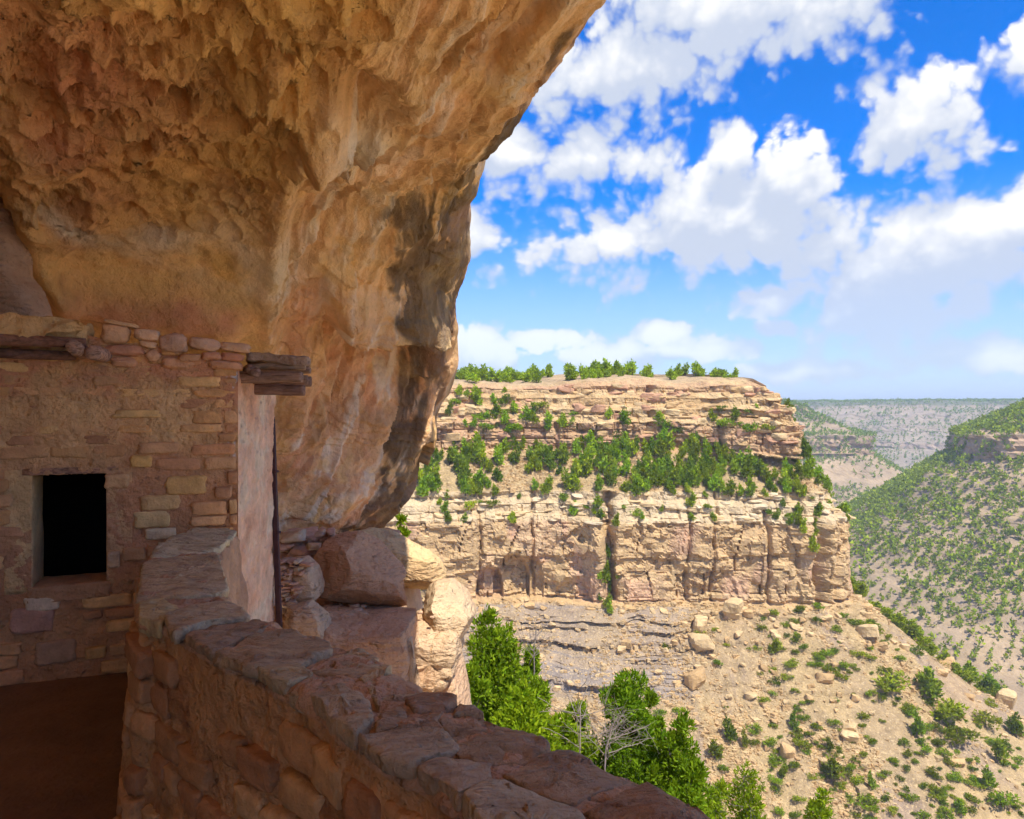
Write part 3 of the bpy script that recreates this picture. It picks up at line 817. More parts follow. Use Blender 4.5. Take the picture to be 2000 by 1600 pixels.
def hexa(p, name, mat, parent, color=None, org=(0, 0, 0), sub=0, amp=0.0, seed=0):
    """box from 8 corners (4 bottom ring, 4 top ring), cut into a grid and roughened"""
    p = np.asarray(p, float); n = max(sub, 1)
    D, Fq = cube_sphere(n); u = (D + 1) / 2
    w = [(1 - u[:, 0]) * (1 - u[:, 1]), u[:, 0] * (1 - u[:, 1]), u[:, 0] * u[:, 1], (1 - u[:, 0]) * u[:, 1]]
    V = sum(w[i][:, None] * (p[i] * (1 - u[:, 2:3]) + p[i + 4] * u[:, 2:3]) for i in range(4))
    if amp:
        f = 9.0
        V += amp * np.stack([fbm(V[:, 0] * f, V[:, 1] * f, V[:, 2] * f, 3, seed + c) for c in range(3)], -1)
    return link(name, mesh_from(name, V - np.asarray(org), Fq, [mat], np.tile(np.array(color if color is not None else (.5, .5, .5)), (len(V), 1)), smooth=bool(amp)), parent, None, color)

# doorway: jambs, sill, lintel, and the dark room behind
dep = 0.31
def wallbox(a0, a1, z0, z1, d0, d1):
    r = [Wp(a0, z0, -d0), Wp(a1, z0, -d0), Wp(a1, z0, -d1), Wp(a0, z0, -d1)]
    return r + [q + np.array([0, 0, z1 - z0]) for q in r]
hexa(wallbox(dL - .14, dL, dBz - .03, dT + .03, .004, dep), 'door_jamb', MAT['mortar'], house, (.68, .42, .18), ho, 12, .006, 1)
hexa(wallbox(dR, dR + .14, dBz - .03, dT + .03, .004, dep), 'door_jamb', MAT['mortar'], house, (.58, .32, .14), ho, 12, .006, 2)
hexa(wallbox(dL - .02, dR + .02, dBz - .09, dBz, -.012, dep), 'door_sill', MAT['mortar'], house, (.50, .26, .12), ho, 12, .006, 3)
hexa(wallbox(dL - .05, dR + .05, dT, dT + .04, .006, dep), 'lintel', MAT['wood'], house, (.40, .21, .12), ho, 8, .004, 4)
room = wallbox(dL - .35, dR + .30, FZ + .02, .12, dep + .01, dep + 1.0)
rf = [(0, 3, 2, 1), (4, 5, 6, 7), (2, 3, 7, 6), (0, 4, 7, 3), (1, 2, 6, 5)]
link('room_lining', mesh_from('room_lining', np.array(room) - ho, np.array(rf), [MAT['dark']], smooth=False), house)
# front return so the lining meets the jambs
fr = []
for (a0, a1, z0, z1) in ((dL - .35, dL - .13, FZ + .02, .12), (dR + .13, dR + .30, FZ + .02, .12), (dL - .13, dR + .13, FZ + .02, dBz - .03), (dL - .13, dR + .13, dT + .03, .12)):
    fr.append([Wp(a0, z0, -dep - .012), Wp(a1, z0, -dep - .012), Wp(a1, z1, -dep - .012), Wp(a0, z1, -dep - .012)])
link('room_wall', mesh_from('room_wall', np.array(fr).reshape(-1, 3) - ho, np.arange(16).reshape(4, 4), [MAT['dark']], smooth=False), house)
# laid stones of the front wall
sr = np.random.default_rng(11)
pal = [(.66, .36, .145), (.60, .32, .145), (.70, .43, .18), (.57, .285, .135), (.62, .35, .165), (.50, .26, .13), (.66, .38, .165)]
ROT = math.atan2(ew[1], ew[0])
def wall_stone(a0, a1, z0, z1, proud, color, e=8.0, amp=.15, n=8, tilt=None):
    V, Fq = rock_verts(n, (a1 - a0, .10, z1 - z0), e=e, amp=amp, freq=1.6, seed=int(sr.integers(1e6)))
    c = Wp((a0 + a1) / 2, (z0 + z1) / 2, proud - .05)
    o = link('stone', mesh_from('stone', V, Fq, [MAT['stone']]), house, c - ho, color)
    o.rotation_euler = (0, sr.uniform(-.02, .02) if tilt is None else tilt, ROT)
    return o
z = FZ + .005
SPECIAL = []
for (x0, y0, x1, y1, c) in ((325, 931, 402, 964, (.58, .37, .13)), (285, 1033, 345, 1051, (.62, .52, .31)), (48, 1168, 116, 1190, (.64, .54, .34)), (20, 1192, 104, 1232, (.47, .29, .19)),
                            (262, 1000, 330, 1029, (.58, .42, .18)), (255, 890, 297, 912, (.58, .37, .12)), (222, 800, 316, 816, (.62, .42, .16)), (205, 927, 252, 953, (.55, .35, .16)),
                            (275, 968, 352, 994, (.54, .36, .15)), (68, 1255, 150, 1292, (.40, .27, .16)), (210, 1078, 234, 1108, (.54, .40, .22)), (270, 865, 350, 885, (.55, .33, .15))):
    a0, z1 = Wl(x0, y0); a1, z0 = Wl(x1, y1)
    SPECIAL.append((a0, a1, z0, z1)); wall_stone(a0, a1, z0, z1, .016, np.array(c) * (1.1, .98, .95))
while z < topz(0.5) - .05:
    hh = sr.uniform(.055, .105) if z < -.2 else sr.uniform(.05, .10)
    a = -0.9 + sr.uniform(0, .2)
    while a < aB - .02:
        wl = sr.uniform(.11, .30)
        a1 = min(a + wl, aB - .004)
        up = z > -.42
        pr = (sr.uniform(-.003, .009) if up else sr.uniform(.010, .022))
        hit = (a1 > dL - .005 and a < dR + .005 and z + hh > dBz - .08 and z < dT + .04)
        for (b0, b1, c0, c1) in SPECIAL:
            if a < b1 + .004 and a1 > b0 - .004 and z < c1 + .004 and z + hh > c0 - .004: hit = True
        if not hit and a1 - a > .05 and z + hh < topz(a) - .02:
            colr = np.array(pal[sr.integers(len(pal))]) * sr.uniform(.78, 1.12) * (1, .94, .85)
            wall_stone(a + .003, a1 - .003, z + .002, z + hh * sr.uniform(.90, 1.0), pr, colr)
        a = a1 + sr.uniform(.002, .016)
    z += hh + sr.uniform(.001, .008)
# quoins and small stones showing on the sunlit side
# loose stones along the roof edge
for (x0, y0, x1, y1, c, tl) in ((196, 634, 252, 672, (.52, .33, .18), .03), (262, 643, 311, 666, (.56, .38, .23), .05), (312, 652, 366, 690, (.50, .33, .21), -.1), (368, 660, 428, 686, (.52, .35, .22), .06),
                                (428, 669, 489, 689, (.56, .37, .22), .08), (203, 627, 271, 639, (.56, .38, .20), .17), (196, 673, 286, 697, (.50, .27, .16), .05), (286, 684, 312, 708, (.52, .32, .18), .7),
                                (392, 687, 432, 704, (.50, .27, .15), .02), (430, 689, 476, 706, (.44, .22, .13), .03), (404, 703, 474, 722, (.52, .29, .15), .02), (272, 665, 308, 681, (.54, .36, .20), .2),
                                (330, 672, 352, 690, (.44, .34, .27), .3), (350, 690, 392, 708, (.48, .29, .16), 0), (310, 700, 380, 722, (.52, .30, .16), .03), (216, 698, 268, 718, (.50, .29, .16), .02)):
    a0, z1 = Wl(x0, y0); a1, z0 = Wl(x1, y1)
    wall_stone(a0, a1, z0, z1, .03 + sr.uniform(-.005, .02), np.array(c) * (1.15, 1.0, .9), e=3.3, amp=.26, n=9, tilt=tl + sr.uniform(-.06, .06))
# flat adobe roof
RA, RB = np.meshgrid(np.linspace(-1.0, aB - .02, 160), np.linspace(0.0, 1.7, 90), indexing='ij')
rz = topz(RA) - .05 + .02 * fbm(RA * 5, RB * 5, 0, 4, 97)
PT = np.stack([A_[0] + ew[0] * RA - nw[0] * (RB + .03), A_[1] + ew[1] * RA - nw[1] * (RB + .03), rz], -1) - ho
roof_o = link('roof', mesh_from('roof', PT.reshape(-1, 3), grid_faces(160, 90), [MAT['mortar']], np.tile([.50, .31, .18], (PT.size // 3, 1))), house)

def log(name, p0, p1, r0, r1, mat, color, parent=None, org=(0, 0, 0), seg=14, rings=24, bend=0.02, seed=0, square=0.0):
    p0, p1 = np.asarray(p0, float), np.asarray(p1, float)
    d = p1 - p0; L_ = np.linalg.norm(d); d /= L_
    up = np.array([0, 0, 1.0]) if abs(d[2]) < .9 else np.array([1.0, 0, 0])
    a = np.cross(d, up); a /= np.linalg.norm(a); b = np.cross(a, d)
    V = []
    for i in range(rings):
        t = i / (rings - 1); r = r0 + (r1 - r0) * t
        c = p0 + d * L_ * t + (a * vnoise(t * 3, seed, 0, seed) + b * vnoise(t * 3, seed, 9, seed)) * bend
        for j in range(seg):
            q = 2 * math.pi * j / seg
            rr = r * (1 + .10 * float(vnoise(math.cos(q) * 1.5 + seed, math.sin(q) * 1.5, t * 4, seed)))
            if square: rr *= 1 + square * (1 / max(abs(math.cos(q)), abs(math.sin(q))) - 1)
            V.append(c + a * math.cos(q) * rr + b * math.sin(q) * rr)
    n0 = len(V); V.append(p0 - d * r0 * .06); V.append(p1 + d * r1 * .06)
    Fq = [((i) * seg + j, (i) * seg + (j + 1) % seg, (i + 1) * seg + (j + 1) % seg, (i + 1) * seg + j) for i in range(rings - 1) for j in range(seg)]
    Ft = [(n0, (j + 1) % seg, j) for j in range(seg)] + [(n0 + 1, (rings - 1) * seg + j, (rings - 1) * seg + (j + 1) % seg) for j in range(seg)]
    return link(name, mesh_from(name, np.array(V) - np.asarray(org), [np.array(Fq), np.array(Ft)], [mat]), parent, None, color)

# left balcony: adobe over a cross pole on two projecting log ends
def adobe(name, a0, a1, z0, z1, d0, d1, col_, seed, n=26, amp=.035):
    p = wallbox(a0, a1, z0, z1, d0, d1)
    hexa(p, name, MAT['mortar'], roof_o, col_, ho, n, amp, seed)
aa0 = Wl(-60, 640)[0]; aa1, zz1 = Wl(172, 634); zz0 = Wl(100, 660)[1]
adobe('roof_mud', aa0 - .2, aa1, zz0, zz1 + .015, -.16, .2, (.70, .41, .16), 7, 30, .06)
pz = Wl(60, 668)[1]
log('cross_pole', Wp(aa0 - .2, pz - .01, .15), Wp(Wl(176, 668)[0], pz - .022, .15), .036, .030, MAT['wood'], (.30, .145, .085), roof_o, ho, seed=2)
log('cross_pole', Wp(aa0 - .2, pz - .06, .06), Wp(Wl(150, 668)[0], pz - .065, .06), .030, .028, MAT['wood'], (.22, .11, .07), roof_o, ho, seed=3)
for (x, y, ln, r, dx) in ((148, 684, .27, .044, .0), (192, 692, .20, .046, -.03)):
    a, zc = Wl(x + 12, y + 4)
    log('roof_beam', Wp(a, zc, -.1), Wp(a + dx, zc + .005, ln + .02), r, r * .97, MAT['wood'], (.50, .29, .18), roof_o, ho, seed=int(x), bend=.006, rings=12, seg=20)
q0 = [P(482, 704, 4.84), P(602, 712, 4.88), P(606, 716, 6.2), P(486, 708, 6.2)]
balc = hexa(q0 + [p + np.array([0, 0, .055]) for p in q0], 'balcony', MAT['mortar'], house, (.40, .26, .16), ho, 22, .026, 13)
# right balcony stub over the drop: squared beams, splints and mud crust
def rb(x0, x1, y, Yd): return P(x0, y, Yd), P(x1, y, Yd)
for (x0, x1, y, Yd, r, c, sq) in ((470, 590, 737, 4.86, .040, (.36, .22, .14), .7), (500, 594, 761, 5.0, .040, (.32, .18, .12), .7), (470, 600, 742, 5.3, .040, (.28, .16, .10), .5), (470, 606, 744, 5.8, .045, (.26, .15, .10), .3),
                                  (490, 596, 716, 4.9, .022, (.46, .30, .18), 0), (492, 603, 709, 5.0, .020, (.42, .27, .17), 0), (495, 606, 722, 5.15, .024, (.38, .24, .15), 0), (480, 598, 726, 5.4, .026, (.34, .21, .13), 0),
                                  (485, 604, 712, 5.3, .024, (.40, .25, .15), 0), (485, 604, 718, 5.7, .026, (.40, .25, .15), 0)):
    p0, p1 = rb(x0, x1, y, Yd)
    log('balcony_beam' if r > .03 else 'splint', p0, p1, r, r * .95, MAT['wood'], c, balc, ho, seed=int(x1 + y), square=sq, bend=.008)
for (x, y) in ((490, 722), (500, 727)):
    log('beam_end', P(x - 6, y, 4.95), P(x, y, 4.76), .035, .032, MAT['wood'], (.34, .2, .13), balc, ho, rings=8, seed=x, bend=.003)

# steel bar fixed down the corner of the house
bar = empty('steel_bar', tuple(P(545, 1215, 6.28)))
bo = np.array(bar.location)
tag(bar, 'thin dark rusty steel bar running down the edge of the pale side wall', 'bar')
t0, b0 = P(531, 815, 6.28), P(546, 1240, 6.28)
wx = np.array([.022, 0, 0]); wy = np.array([0, .02, 0])
hexa([b0 - wx - wy, b0 + wx - wy, b0 + wx + wy, b0 - wx + wy, t0 - wx - wy, t0 + wx - wy, t0 + wx + wy, t0 - wx + wy], 'bar', MAT['steel'], bar, None, bo, 6, .002, 2)
for py in (921, 1146, 1040):
    t = (py - 815) / 425; c = t0 + (b0 - t0) * t
    log('bolt', c + np.array([.02, -.03, 0]), c + np.array([.03, .02, 0]), .012, .012, MAT['steel'], None or (.1, .05, .05), bar, bo, rings=3, seg=8, bend=0)

# ================================================================== LEDGE AND FALLEN BLOCKS beyond the wall
lx = np.linspace(-4.4, -0.75, 130); ly = np.linspace(5.6, 11.5, 130)
LX, LY = np.meshgrid(lx, ly, indexing='ij')
edge = -0.95 - 0.18 * (LY - 7.2) + .18 * fbm(LY * .9, 0, 0, 3, 201)
fy = 6.55 + .12 * fbm(LX * 1.4, 3, 0, 3, 202) - .35 * (LX + 1.2)
inside = np.minimum(edge - LX, LY - fy)
LZ = -2.06 + .05 * fbm(LX * 2, LY * 2, 0, 4, 203) + .22 * sstep(-LX, 2.0, 3.2) + .03 * (LY - 7)
LZ = np.where(inside > 0, LZ, LZ + np.clip(inside, -.45, 0) * 7.5)
cl_ = np.ones(LX.shape + (3,)) * np.array([.60, .39, .23])
nl = fbm(LX * 2.4, LY * 2.4, LZ * 2, 5, 204)
cl_ += (np.array([.52, .27, .16]) - cl_) * sstep(nl, 0, .3)[..., None]
cl_ += (np.array([.42, .40, .32]) - cl_) * (np.exp(-(((LX + 1.35) / .28) ** 2 + ((LY - 6.9) / .35) ** 2)) * .7)[..., None]
me = mesh_from('rock_ledge', np.stack([LX, LY, LZ], -1).reshape(-1, 3), grid_faces(130, 130), [MAT['cliff']], cl_.reshape(-1, 3))
tag(link('rock_ledge', me), 'flat dusty sandstone ledge beyond the parapet', kind='structure')

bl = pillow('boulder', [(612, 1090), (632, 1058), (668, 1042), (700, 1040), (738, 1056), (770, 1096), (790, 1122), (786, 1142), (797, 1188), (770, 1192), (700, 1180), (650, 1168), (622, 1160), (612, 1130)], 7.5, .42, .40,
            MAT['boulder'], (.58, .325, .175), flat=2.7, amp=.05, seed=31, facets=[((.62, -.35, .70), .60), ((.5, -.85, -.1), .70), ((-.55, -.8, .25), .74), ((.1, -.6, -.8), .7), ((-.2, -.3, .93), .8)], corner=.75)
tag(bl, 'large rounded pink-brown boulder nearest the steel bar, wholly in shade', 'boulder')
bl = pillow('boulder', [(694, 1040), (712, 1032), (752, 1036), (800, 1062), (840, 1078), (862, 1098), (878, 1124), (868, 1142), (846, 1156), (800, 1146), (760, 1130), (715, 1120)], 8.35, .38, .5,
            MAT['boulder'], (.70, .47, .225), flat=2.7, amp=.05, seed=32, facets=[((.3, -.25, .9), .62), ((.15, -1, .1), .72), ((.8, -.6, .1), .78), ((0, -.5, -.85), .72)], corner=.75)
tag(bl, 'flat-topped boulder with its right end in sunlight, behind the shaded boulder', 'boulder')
bl = pillow('ledge_block', [(822, 1170), (845, 1150), (876, 1148), (906, 1174), (926, 1212), (922, 1240), (900, 1250), (870, 1236), (846, 1222), (824, 1216)], 7.35, .36, .6,
            MAT['boulder'], (.66, .47, .27), flat=6.0, amp=.045, seed=33, facets=5, corner=.9)
tag(bl, 'sunlit cream sandstone block at the outer tip of the ledge', 'rock')
bl = pillow('ledge_block', [(796, 1222), (830, 1212), (868, 1222), (896, 1240), (900, 1290), (878, 1330), (840, 1346), (806, 1350), (790, 1300)], 7.15, .3, .7,
            MAT['boulder'], (.62, .43, .25), flat=6.0, amp=.08, seed=34, facets=5, freq=3.5, corner=.9)
tag(bl, 'half-shaded rough block under the sunlit tip of the ledge', 'rock')
bl = pillow('ledge_block', [(548, 1230), (600, 1214), (700, 1228), (796, 1224), (806, 1290), (800, 1360), (700, 1360), (560, 1330)], 6.6, .25, .8,
            MAT['boulder'], (.60, .345, .19), flat=6.0, amp=.05, seed=35, facets=3, freq=2.5, corner=.9)
tag(bl, 'reddish flat-faced block between the parapet and the half-shaded block', 'rock')
bl = pillow('ledge_block', [(840, 1330), (892, 1282), (906, 1330), (915, 1420), (905, 1700), (800, 1700), (800, 1400)], 7.4, .35, .9,
            MAT['boulder'], (.62, .41, .24), flat=3.0, amp=.07, seed=36, facets=2)
tag(bl, 'narrow red-brown rock face dropping away below the ledge tip', 'rock')
bl = pillow('ledge_block', [(556, 1100), (590, 1092), (612, 1112), (622, 1150), (618, 1192), (600, 1202), (560, 1206)], 6.95, .2, .3,
            MAT['boulder'], (.66, .43, .25), flat=6.0, amp=.03, seed=37, facets=6, corner=.9)
tag(bl, 'upright pale slab beside the steel bar with thin stones bedded on it', 'rock')
bl = pillow('ledge_block', [(553, 1192), (600, 1180), (640, 1214), (650, 1250), (600, 1258), (556, 1240)], 6.45, .12, .25,
            MAT['boulder'], (.66, .43, .25), flat=6.0, amp=.04, seed=38, facets=5, corner=.9)
tag(bl, 'small wedge of rock at the foot of the steel bar', 'rock')
# dry-laid rubble wall: each stone a part
rub = empty('rubble_wall', tuple(P(590, 1095, 7.9)))
ro = np.array(rub.location)
tag(rub, 'remnant of dry-laid thin stones between the steel bar and the shaded boulder', 'rubble wall')
rr_ = np.random.default_rng(77)
pals = [(.60, .38, .24), (.54, .30, .19), (.64, .45, .28), (.50, .27, .17), (.58, .36, .25)]
def rub_stone(px, py, Yd, w, h, dpt, rot=0, yaw=.4):
    V, Fq = rock_verts(6, (w / F * Yd, dpt, h / F * Yd), e=4.5, amp=.22, seed=int(rr_.integers(1e6)), cuts=3)
    o = link('stone', mesh_from('stone', V, Fq, [MAT['stone']], smooth=False), rub, P(px, py, Yd) - ro, np.array(pals[rr_.integers(5)]) * rr_.uniform(.85, 1.1))
    o.rotation_euler = (rr_.uniform(-.15, .15), rot + rr_.uniform(-.18, .18) * yaw * 2.5, rr_.uniform(-yaw, yaw))
for row, y in enumerate(range(1040, 1100, 9)):
    x = 548 + rr_.uniform(0, 10)
    xe = 652 - max(0, row - 1) * 7
    while x < xe:
        w = rr_.uniform(16, 44); 
        rub_stone(x + w / 2, y + rr_.uniform(-3, 3), 7.95 + .1 * rr_.random(), w, rr_.uniform(9, 16), .28)
        x += w * .92
for row, y in enumerate(range(1096, 1210, 7)):
    x = 546 + rr_.uniform(0, 6)
    while x < 578 + 14 * math.sin(row):
        w = rr_.uniform(10, 26)
        rub_stone(x + w / 2, y, 6.78 + .04 * rr_.random(), w, rr_.uniform(6, 11), .22, 0, .12)
        x += w * 1.02
for (x, y, w, h) in ((590, 1075, 46, 20), (575, 1046, 52, 22), (612, 1066, 30, 14), (560, 1064, 34, 14)):
    rub_stone(x, y, 7.8, w, h, .25)
# loose stones on the ledge top
lr = np.random.default_rng(8)
for i in range(36):
    px, py = lr.uniform(628, 850), lr.uniform(1178, 1216)
    c = PZ(px, py, -2.0)
    if c[1] > 8.0: continue
    s = lr.uniform(.02, .07)
    V, Fq = rock_verts(4, (s * 1.4, s, s * .7), e=3.5, amp=.25, seed=int(lr.integers(1e6)), cuts=2)
    o = link('loose_stone', mesh_from('loose_stone', V, Fq, [MAT['stone']]), None, (c[0], c[1], -2.02 + .03 * (c[1] - 7)), (.58, .38, .24))
    tag(o, '%s stone chip on the dusty ledge %s' % ('tiny' if s < .038 else 'small', 'by the pale slab' if px < 690 else ('under the shaded boulder' if px < 770 else 'towards the sunlit block')), 'stone', 'stone chips on the ledge')

# ================================================================== CANYON: mesas built as rims swept along plan curves
def mesa(curve, profile, nu_dense, u_lo, u_hi, nu_side, vstep, seed, mode, name, label, vis_only=None):
    """curve: plan points of the main cliff line, profile: (outward offset, height). Returns grids of positions and bookkeeping."""
    cv = np.array(curve, float); kk = len(cv)
    tt = np.linspace(0, kk - 1, 4000); c = cr_eval(cv, tt)
    L_ = np.concatenate([[0], np.cumsum(np.linalg.norm(np.diff(c, axis=0), axis=1))])
    lo, hi = u_lo * L_[-1], u_hi * L_[-1]
    U = np.concatenate([np.linspace(0, lo, nu_side, endpoint=False), np.linspace(lo, hi, nu_dense, endpoint=False), np.linspace(hi, L_[-1], nu_side)])
    cx, cyy = np.interp(U, L_, c[:, 0]), np.interp(U, L_, c[:, 1])
    ker = np.ones(61) / 61
    tx = np.gradient(np.interp(U, L_, c[:, 0]), U); ty = np.gradient(np.interp(U, L_, c[:, 1]), U)
    pad = lambda a: np.convolve(np.pad(a, 30, 'edge'), ker, 'valid')
    tx, ty = pad(tx), pad(ty)
    ln = np.hypot(tx, ty); nx, ny = ty / ln, -tx / ln             # outward: right-hand side of travel
    pr = np.array(profile, float)
    sl = np.hypot(np.diff(pr[:, 0]), np.diff(pr[:, 1])); w = np.array([vstep(0.5 * (pr[i, 1] + pr[i + 1, 1])) for i in range(len(pr) - 1)])
    vv = [0.0]; ds = []; zs = []
    for i in range(len(pr) - 1):
        n = max(1, int(round(sl[i] / w[i])))
        q = np.arange(n) / n
        ds.append(pr[i, 0] + (pr[i + 1, 0] - pr[i, 0]) * q); zs.append(pr[i, 1] + (pr[i + 1, 1] - pr[i, 1]) * q)
    D = np.concatenate(ds + [[pr[-1, 0]]]); Zp = np.concatenate(zs + [[pr[-1, 1]]])
    steep = np.abs(np.gradient(Zp)) / (np.abs(np.gradient(Zp)) + np.abs(np.gradient(D)) + 1e-9)
    UU, DD = np.meshgrid(U, D, indexing='ij'); _, ZP = np.meshgrid(U, Zp, indexing='ij'); _, ST = np.meshgrid(U, steep, indexing='ij')
    return dict(U=UU, D=DD, Z=ZP.copy(), Z0=ZP, ST=ST, cx=cx[:, None], cy=cyy[:, None], nx=nx[:, None], ny=ny[:, None])

def strata(z, U, thick, seed, bw, wob):
    """bedded, jointed rock: (offset 0..1 per block, closeness to a joint, layer hash)"""
    r = np.random.default_rng(seed)
    edges = np.cumsum(r.uniform(thick[0], thick[1], 400)) - 200
    zz = z + wob * fbm(U / 26, z / 40, seed, 3, seed)
    li = np.searchsorted(edges, zz); li = np.clip(li, 1, 399)
    fz = (zz - edges[li - 1]) / (edges[li] - edges[li - 1])
    wl = bw[0] + (bw[1] - bw[0]) * hash1(li, 3, seed)
    q = U / wl + 7 * hash1(li, 5, seed) + 0.35 * fbm(U / (wl * 1.5), li * 3.3, z * .05, 2, seed + 3)
    ci = np.floor(q).astype(np.int64); fq = q - ci
    blk = hash1(li * 131 + ci, 9, seed); lay_ = hash1(li, 11, seed)
    ju = np.minimum(fq, 1 - fq) * wl; jz = fz * (edges[li] - edges[li - 1])
    return blk, lay_, ju, jz, li, ci

def mesa_xyz(m, off, dz):
    d = m['D'] + off
    (dl, tx, ty) = m['core']                     # behind dl the flat top closes towards a point inside the mesa
    dc = np.maximum(d, dl); t = np.clip((dl - d) / (dl - m['D'].min()), 0, 1)
    x, y = m['cx'] + m['nx'] * dc, m['cy'] + m['ny'] * dc
    return np.stack([x + (tx - x) * t, y + (ty - y) * t, m['Z'] + dz], -1)

cream, mtan, mrose, mgrey, mpink, mdust, mwhite = [np.array(c) for c in ((.53, .375, .19), (.47, .305, .14), (.44, .245, .14), (.29, .22, .16), (.33, .235, .135), (.37, .262, .128), (.56, .44, .27))]

# ---- the mesa across the canyon
prof1 = [(-420, 16), (-160, 13), (-70, 10.5), (-44, 9.2), (-35, 8.2), (-30, 6.8), (-29.4, 4.8), (-26, 3.4), (-25.4, 1.4), (-22.6, 0.2), (-22.1, -2.6), (-20.6, -3.6), (-20.3, -7.0), (-19.9, -7.4), (-20.1, -11.4),
         (-19, -12.2), (-13, -16.5), (-7, -21.2), (-5.2, -22.2), (-4.7, -24.2), (-2.6, -25.6), (-2.2, -27.4), (-.4, -29.2), (0, -30.4), (.5, -49.4), (-.4, -50.4), (1.0, -51.6), (3.2, -52.4), (3.5, -53.6), (9, -57.6), (9.4, -58.8),
         (18, -65), (18.4, -66), (30, -74.4), (60, -95.5), (105, -127), (190, -150)]
cur1 = [(-190, 245), (-110, 208), (-60, 192), (-25, 188), (5, 191), (28, 187), (55, 186), (76, 184), (89, 190), (95, 203), (93, 222), (82, 255), (55, 310)]
m1 = mesa(cur1, prof1, 620, 0.21, 0.74, 40, lambda z: 8.0 if z > 9.5 else (0.40 if z > -66 else (0.55 if z > -100 else 4.0)), 1, 1, 'mesa', '')
m1['core'] = (-22.0, -40.0, 420.0)
U, Z0, ST = m1['U'], m1['Z0'], m1['ST']
Dm = m1['D']
cliffw = sstep(ST, .55, .8)
upper = sstep(Z0, -13.5, -12.0); bench = (1 - upper) * sstep(Z0, -22.4, -21.6); ledge2 = (1 - sstep(Z0, -22.4, -21.8)) * sstep(Z0, -30.2, -29.6); mainc = (1 - sstep(Z0, -30.0, -29.4)) * sstep(Z0, -50.8, -50.2)
talus = 1 - sstep(Z0, -52, -51)
big = fbm(U / 30, Z0 / 900, 0.5, 4, 301); med = fbm(U / 9, Z0 / 9, 0.7, 4, 302); sml = fbm(U / 2.2, Z0 / 2.2, 0.9, 4, 303)
b1, l1, ju1, jz1, li1, ci1 = strata(Z0, U, (1.0, 3.6), 5, (2.5, 11.0), 1.9)
b2, l2, ju2, jz2, li2, ci2 = strata(Z0, U, (3.2, 9.0), 6, (5.0, 16.0), 2.0)
b3, l3, ju3, jz3, li3, ci3 = strata(Z0, U, (0.35, 0.9), 8, (1.0, 3.2), 0.6)
off = 5.0 * big * (1 - .6 * talus) + 1.4 * med * (upper + ledge2 + .5 * mainc)
fine = 1.5 * (b1 - .5) + 1.5 * (l1 - .5) - 0.9 * (ju1 < .22) - 0.8 * (jz1 < .20) + .5 * (b3 - .5)
PXs = 1000 + F * (m1['cx'] + m1['nx'] * Dm) / (m1['cy'] + m1['ny'] * Dm)
hj = hash1(li2 * 31 + ci2, 4, 9)
patch = sstep(fbm(U / 13, Z0 / 16, 4, 3, 340), -.05, .2) * sstep(PXs, 1190, 1215)
plate = np.floor(3.2 * fbm(U / 9, Z0 / 12, 1.5, 4, 304, .5)) / 3.2 + .5 * np.floor(3 * fbm(U / 5, Z0 / 3, 2.5, 3, 305)) / 3
coarse = 0.9 * (b2 - .5) + 1.0 * (l2 - .5) - 1.2 * (ju2 < .2) * (hj > .55) - .6 * (jz2 < .2) * (hj > .4) + 2.6 * plate + .9 * fbm(U / 7, Z0 / 7, 5, 3, 306) + (.3 * (l1 - .5) - .3 * (jz1 < .15) * (b1 > .4)) * sstep(fbm(U / 16, Z0 / 12, 8, 2, 307), 0, .3)
off = off + (upper * (.35 + .65 * cliffw) * (fine * .95 + 1.6 * plate) + ledge2 * (fine * .6 + plate) + mainc * coarse * (1 - .6 * patch)) + .25 * sml * (upper + ledge2 + mainc)
# recessed arches weathered into the foot of the main cliff
PXm = 1000 + F * (m1['cx'] + m1['nx'] * Dm) / (m1['cy'] + m1['ny'] * Dm)
for (cx_, wd, zt, dp) in ((958, 26, -41, 3.0), (1000, 34, -38, 3.4), (1045, 16, -39, 1.5), (1120, 40, -44, 1.6), (1290, 60, -37, .9), (1405, 40, -41, .8)):
    arch = np.clip(1 - ((PXm - cx_) / wd) ** 2, 0, 1) ** .5
    off -= mainc * dp * sstep(zt + 8 * (arch - 1) - Z0, -.4, 2.2) * (arch > 0.02)
# shadowed fissure splitting the cliff
for (cx_, wd, dp) in ((1190, 10, 6.0), (1606, 9, 4.0), (1640, 6, 2.4), (1505, 4, 2.0), (1043, 3, 2.0), (1345, 3, 1.4), (1395, 2.5, 1.4), (938, 3, 1.6)):
    wv = cx_ + 9 * fbm(Z0 / 7, cx_, 0, 3, 310)
    off -= (mainc + ledge2 * .8) * dp * np.exp(-((PXm - wv) / wd) ** 2)
for (cx_, wd, dp) in ((1278, 7, 4.5), (1205, 4, 2.0), (1090, 4, 2.0), (1400, 5, 2.0), (1550, 5, 3)):
    off -= upper * cliffw * dp * np.exp(-((PXm - cx_ - 6 * fbm(Z0 / 5, cx_, 0, 3, 311)) / wd) ** 2)
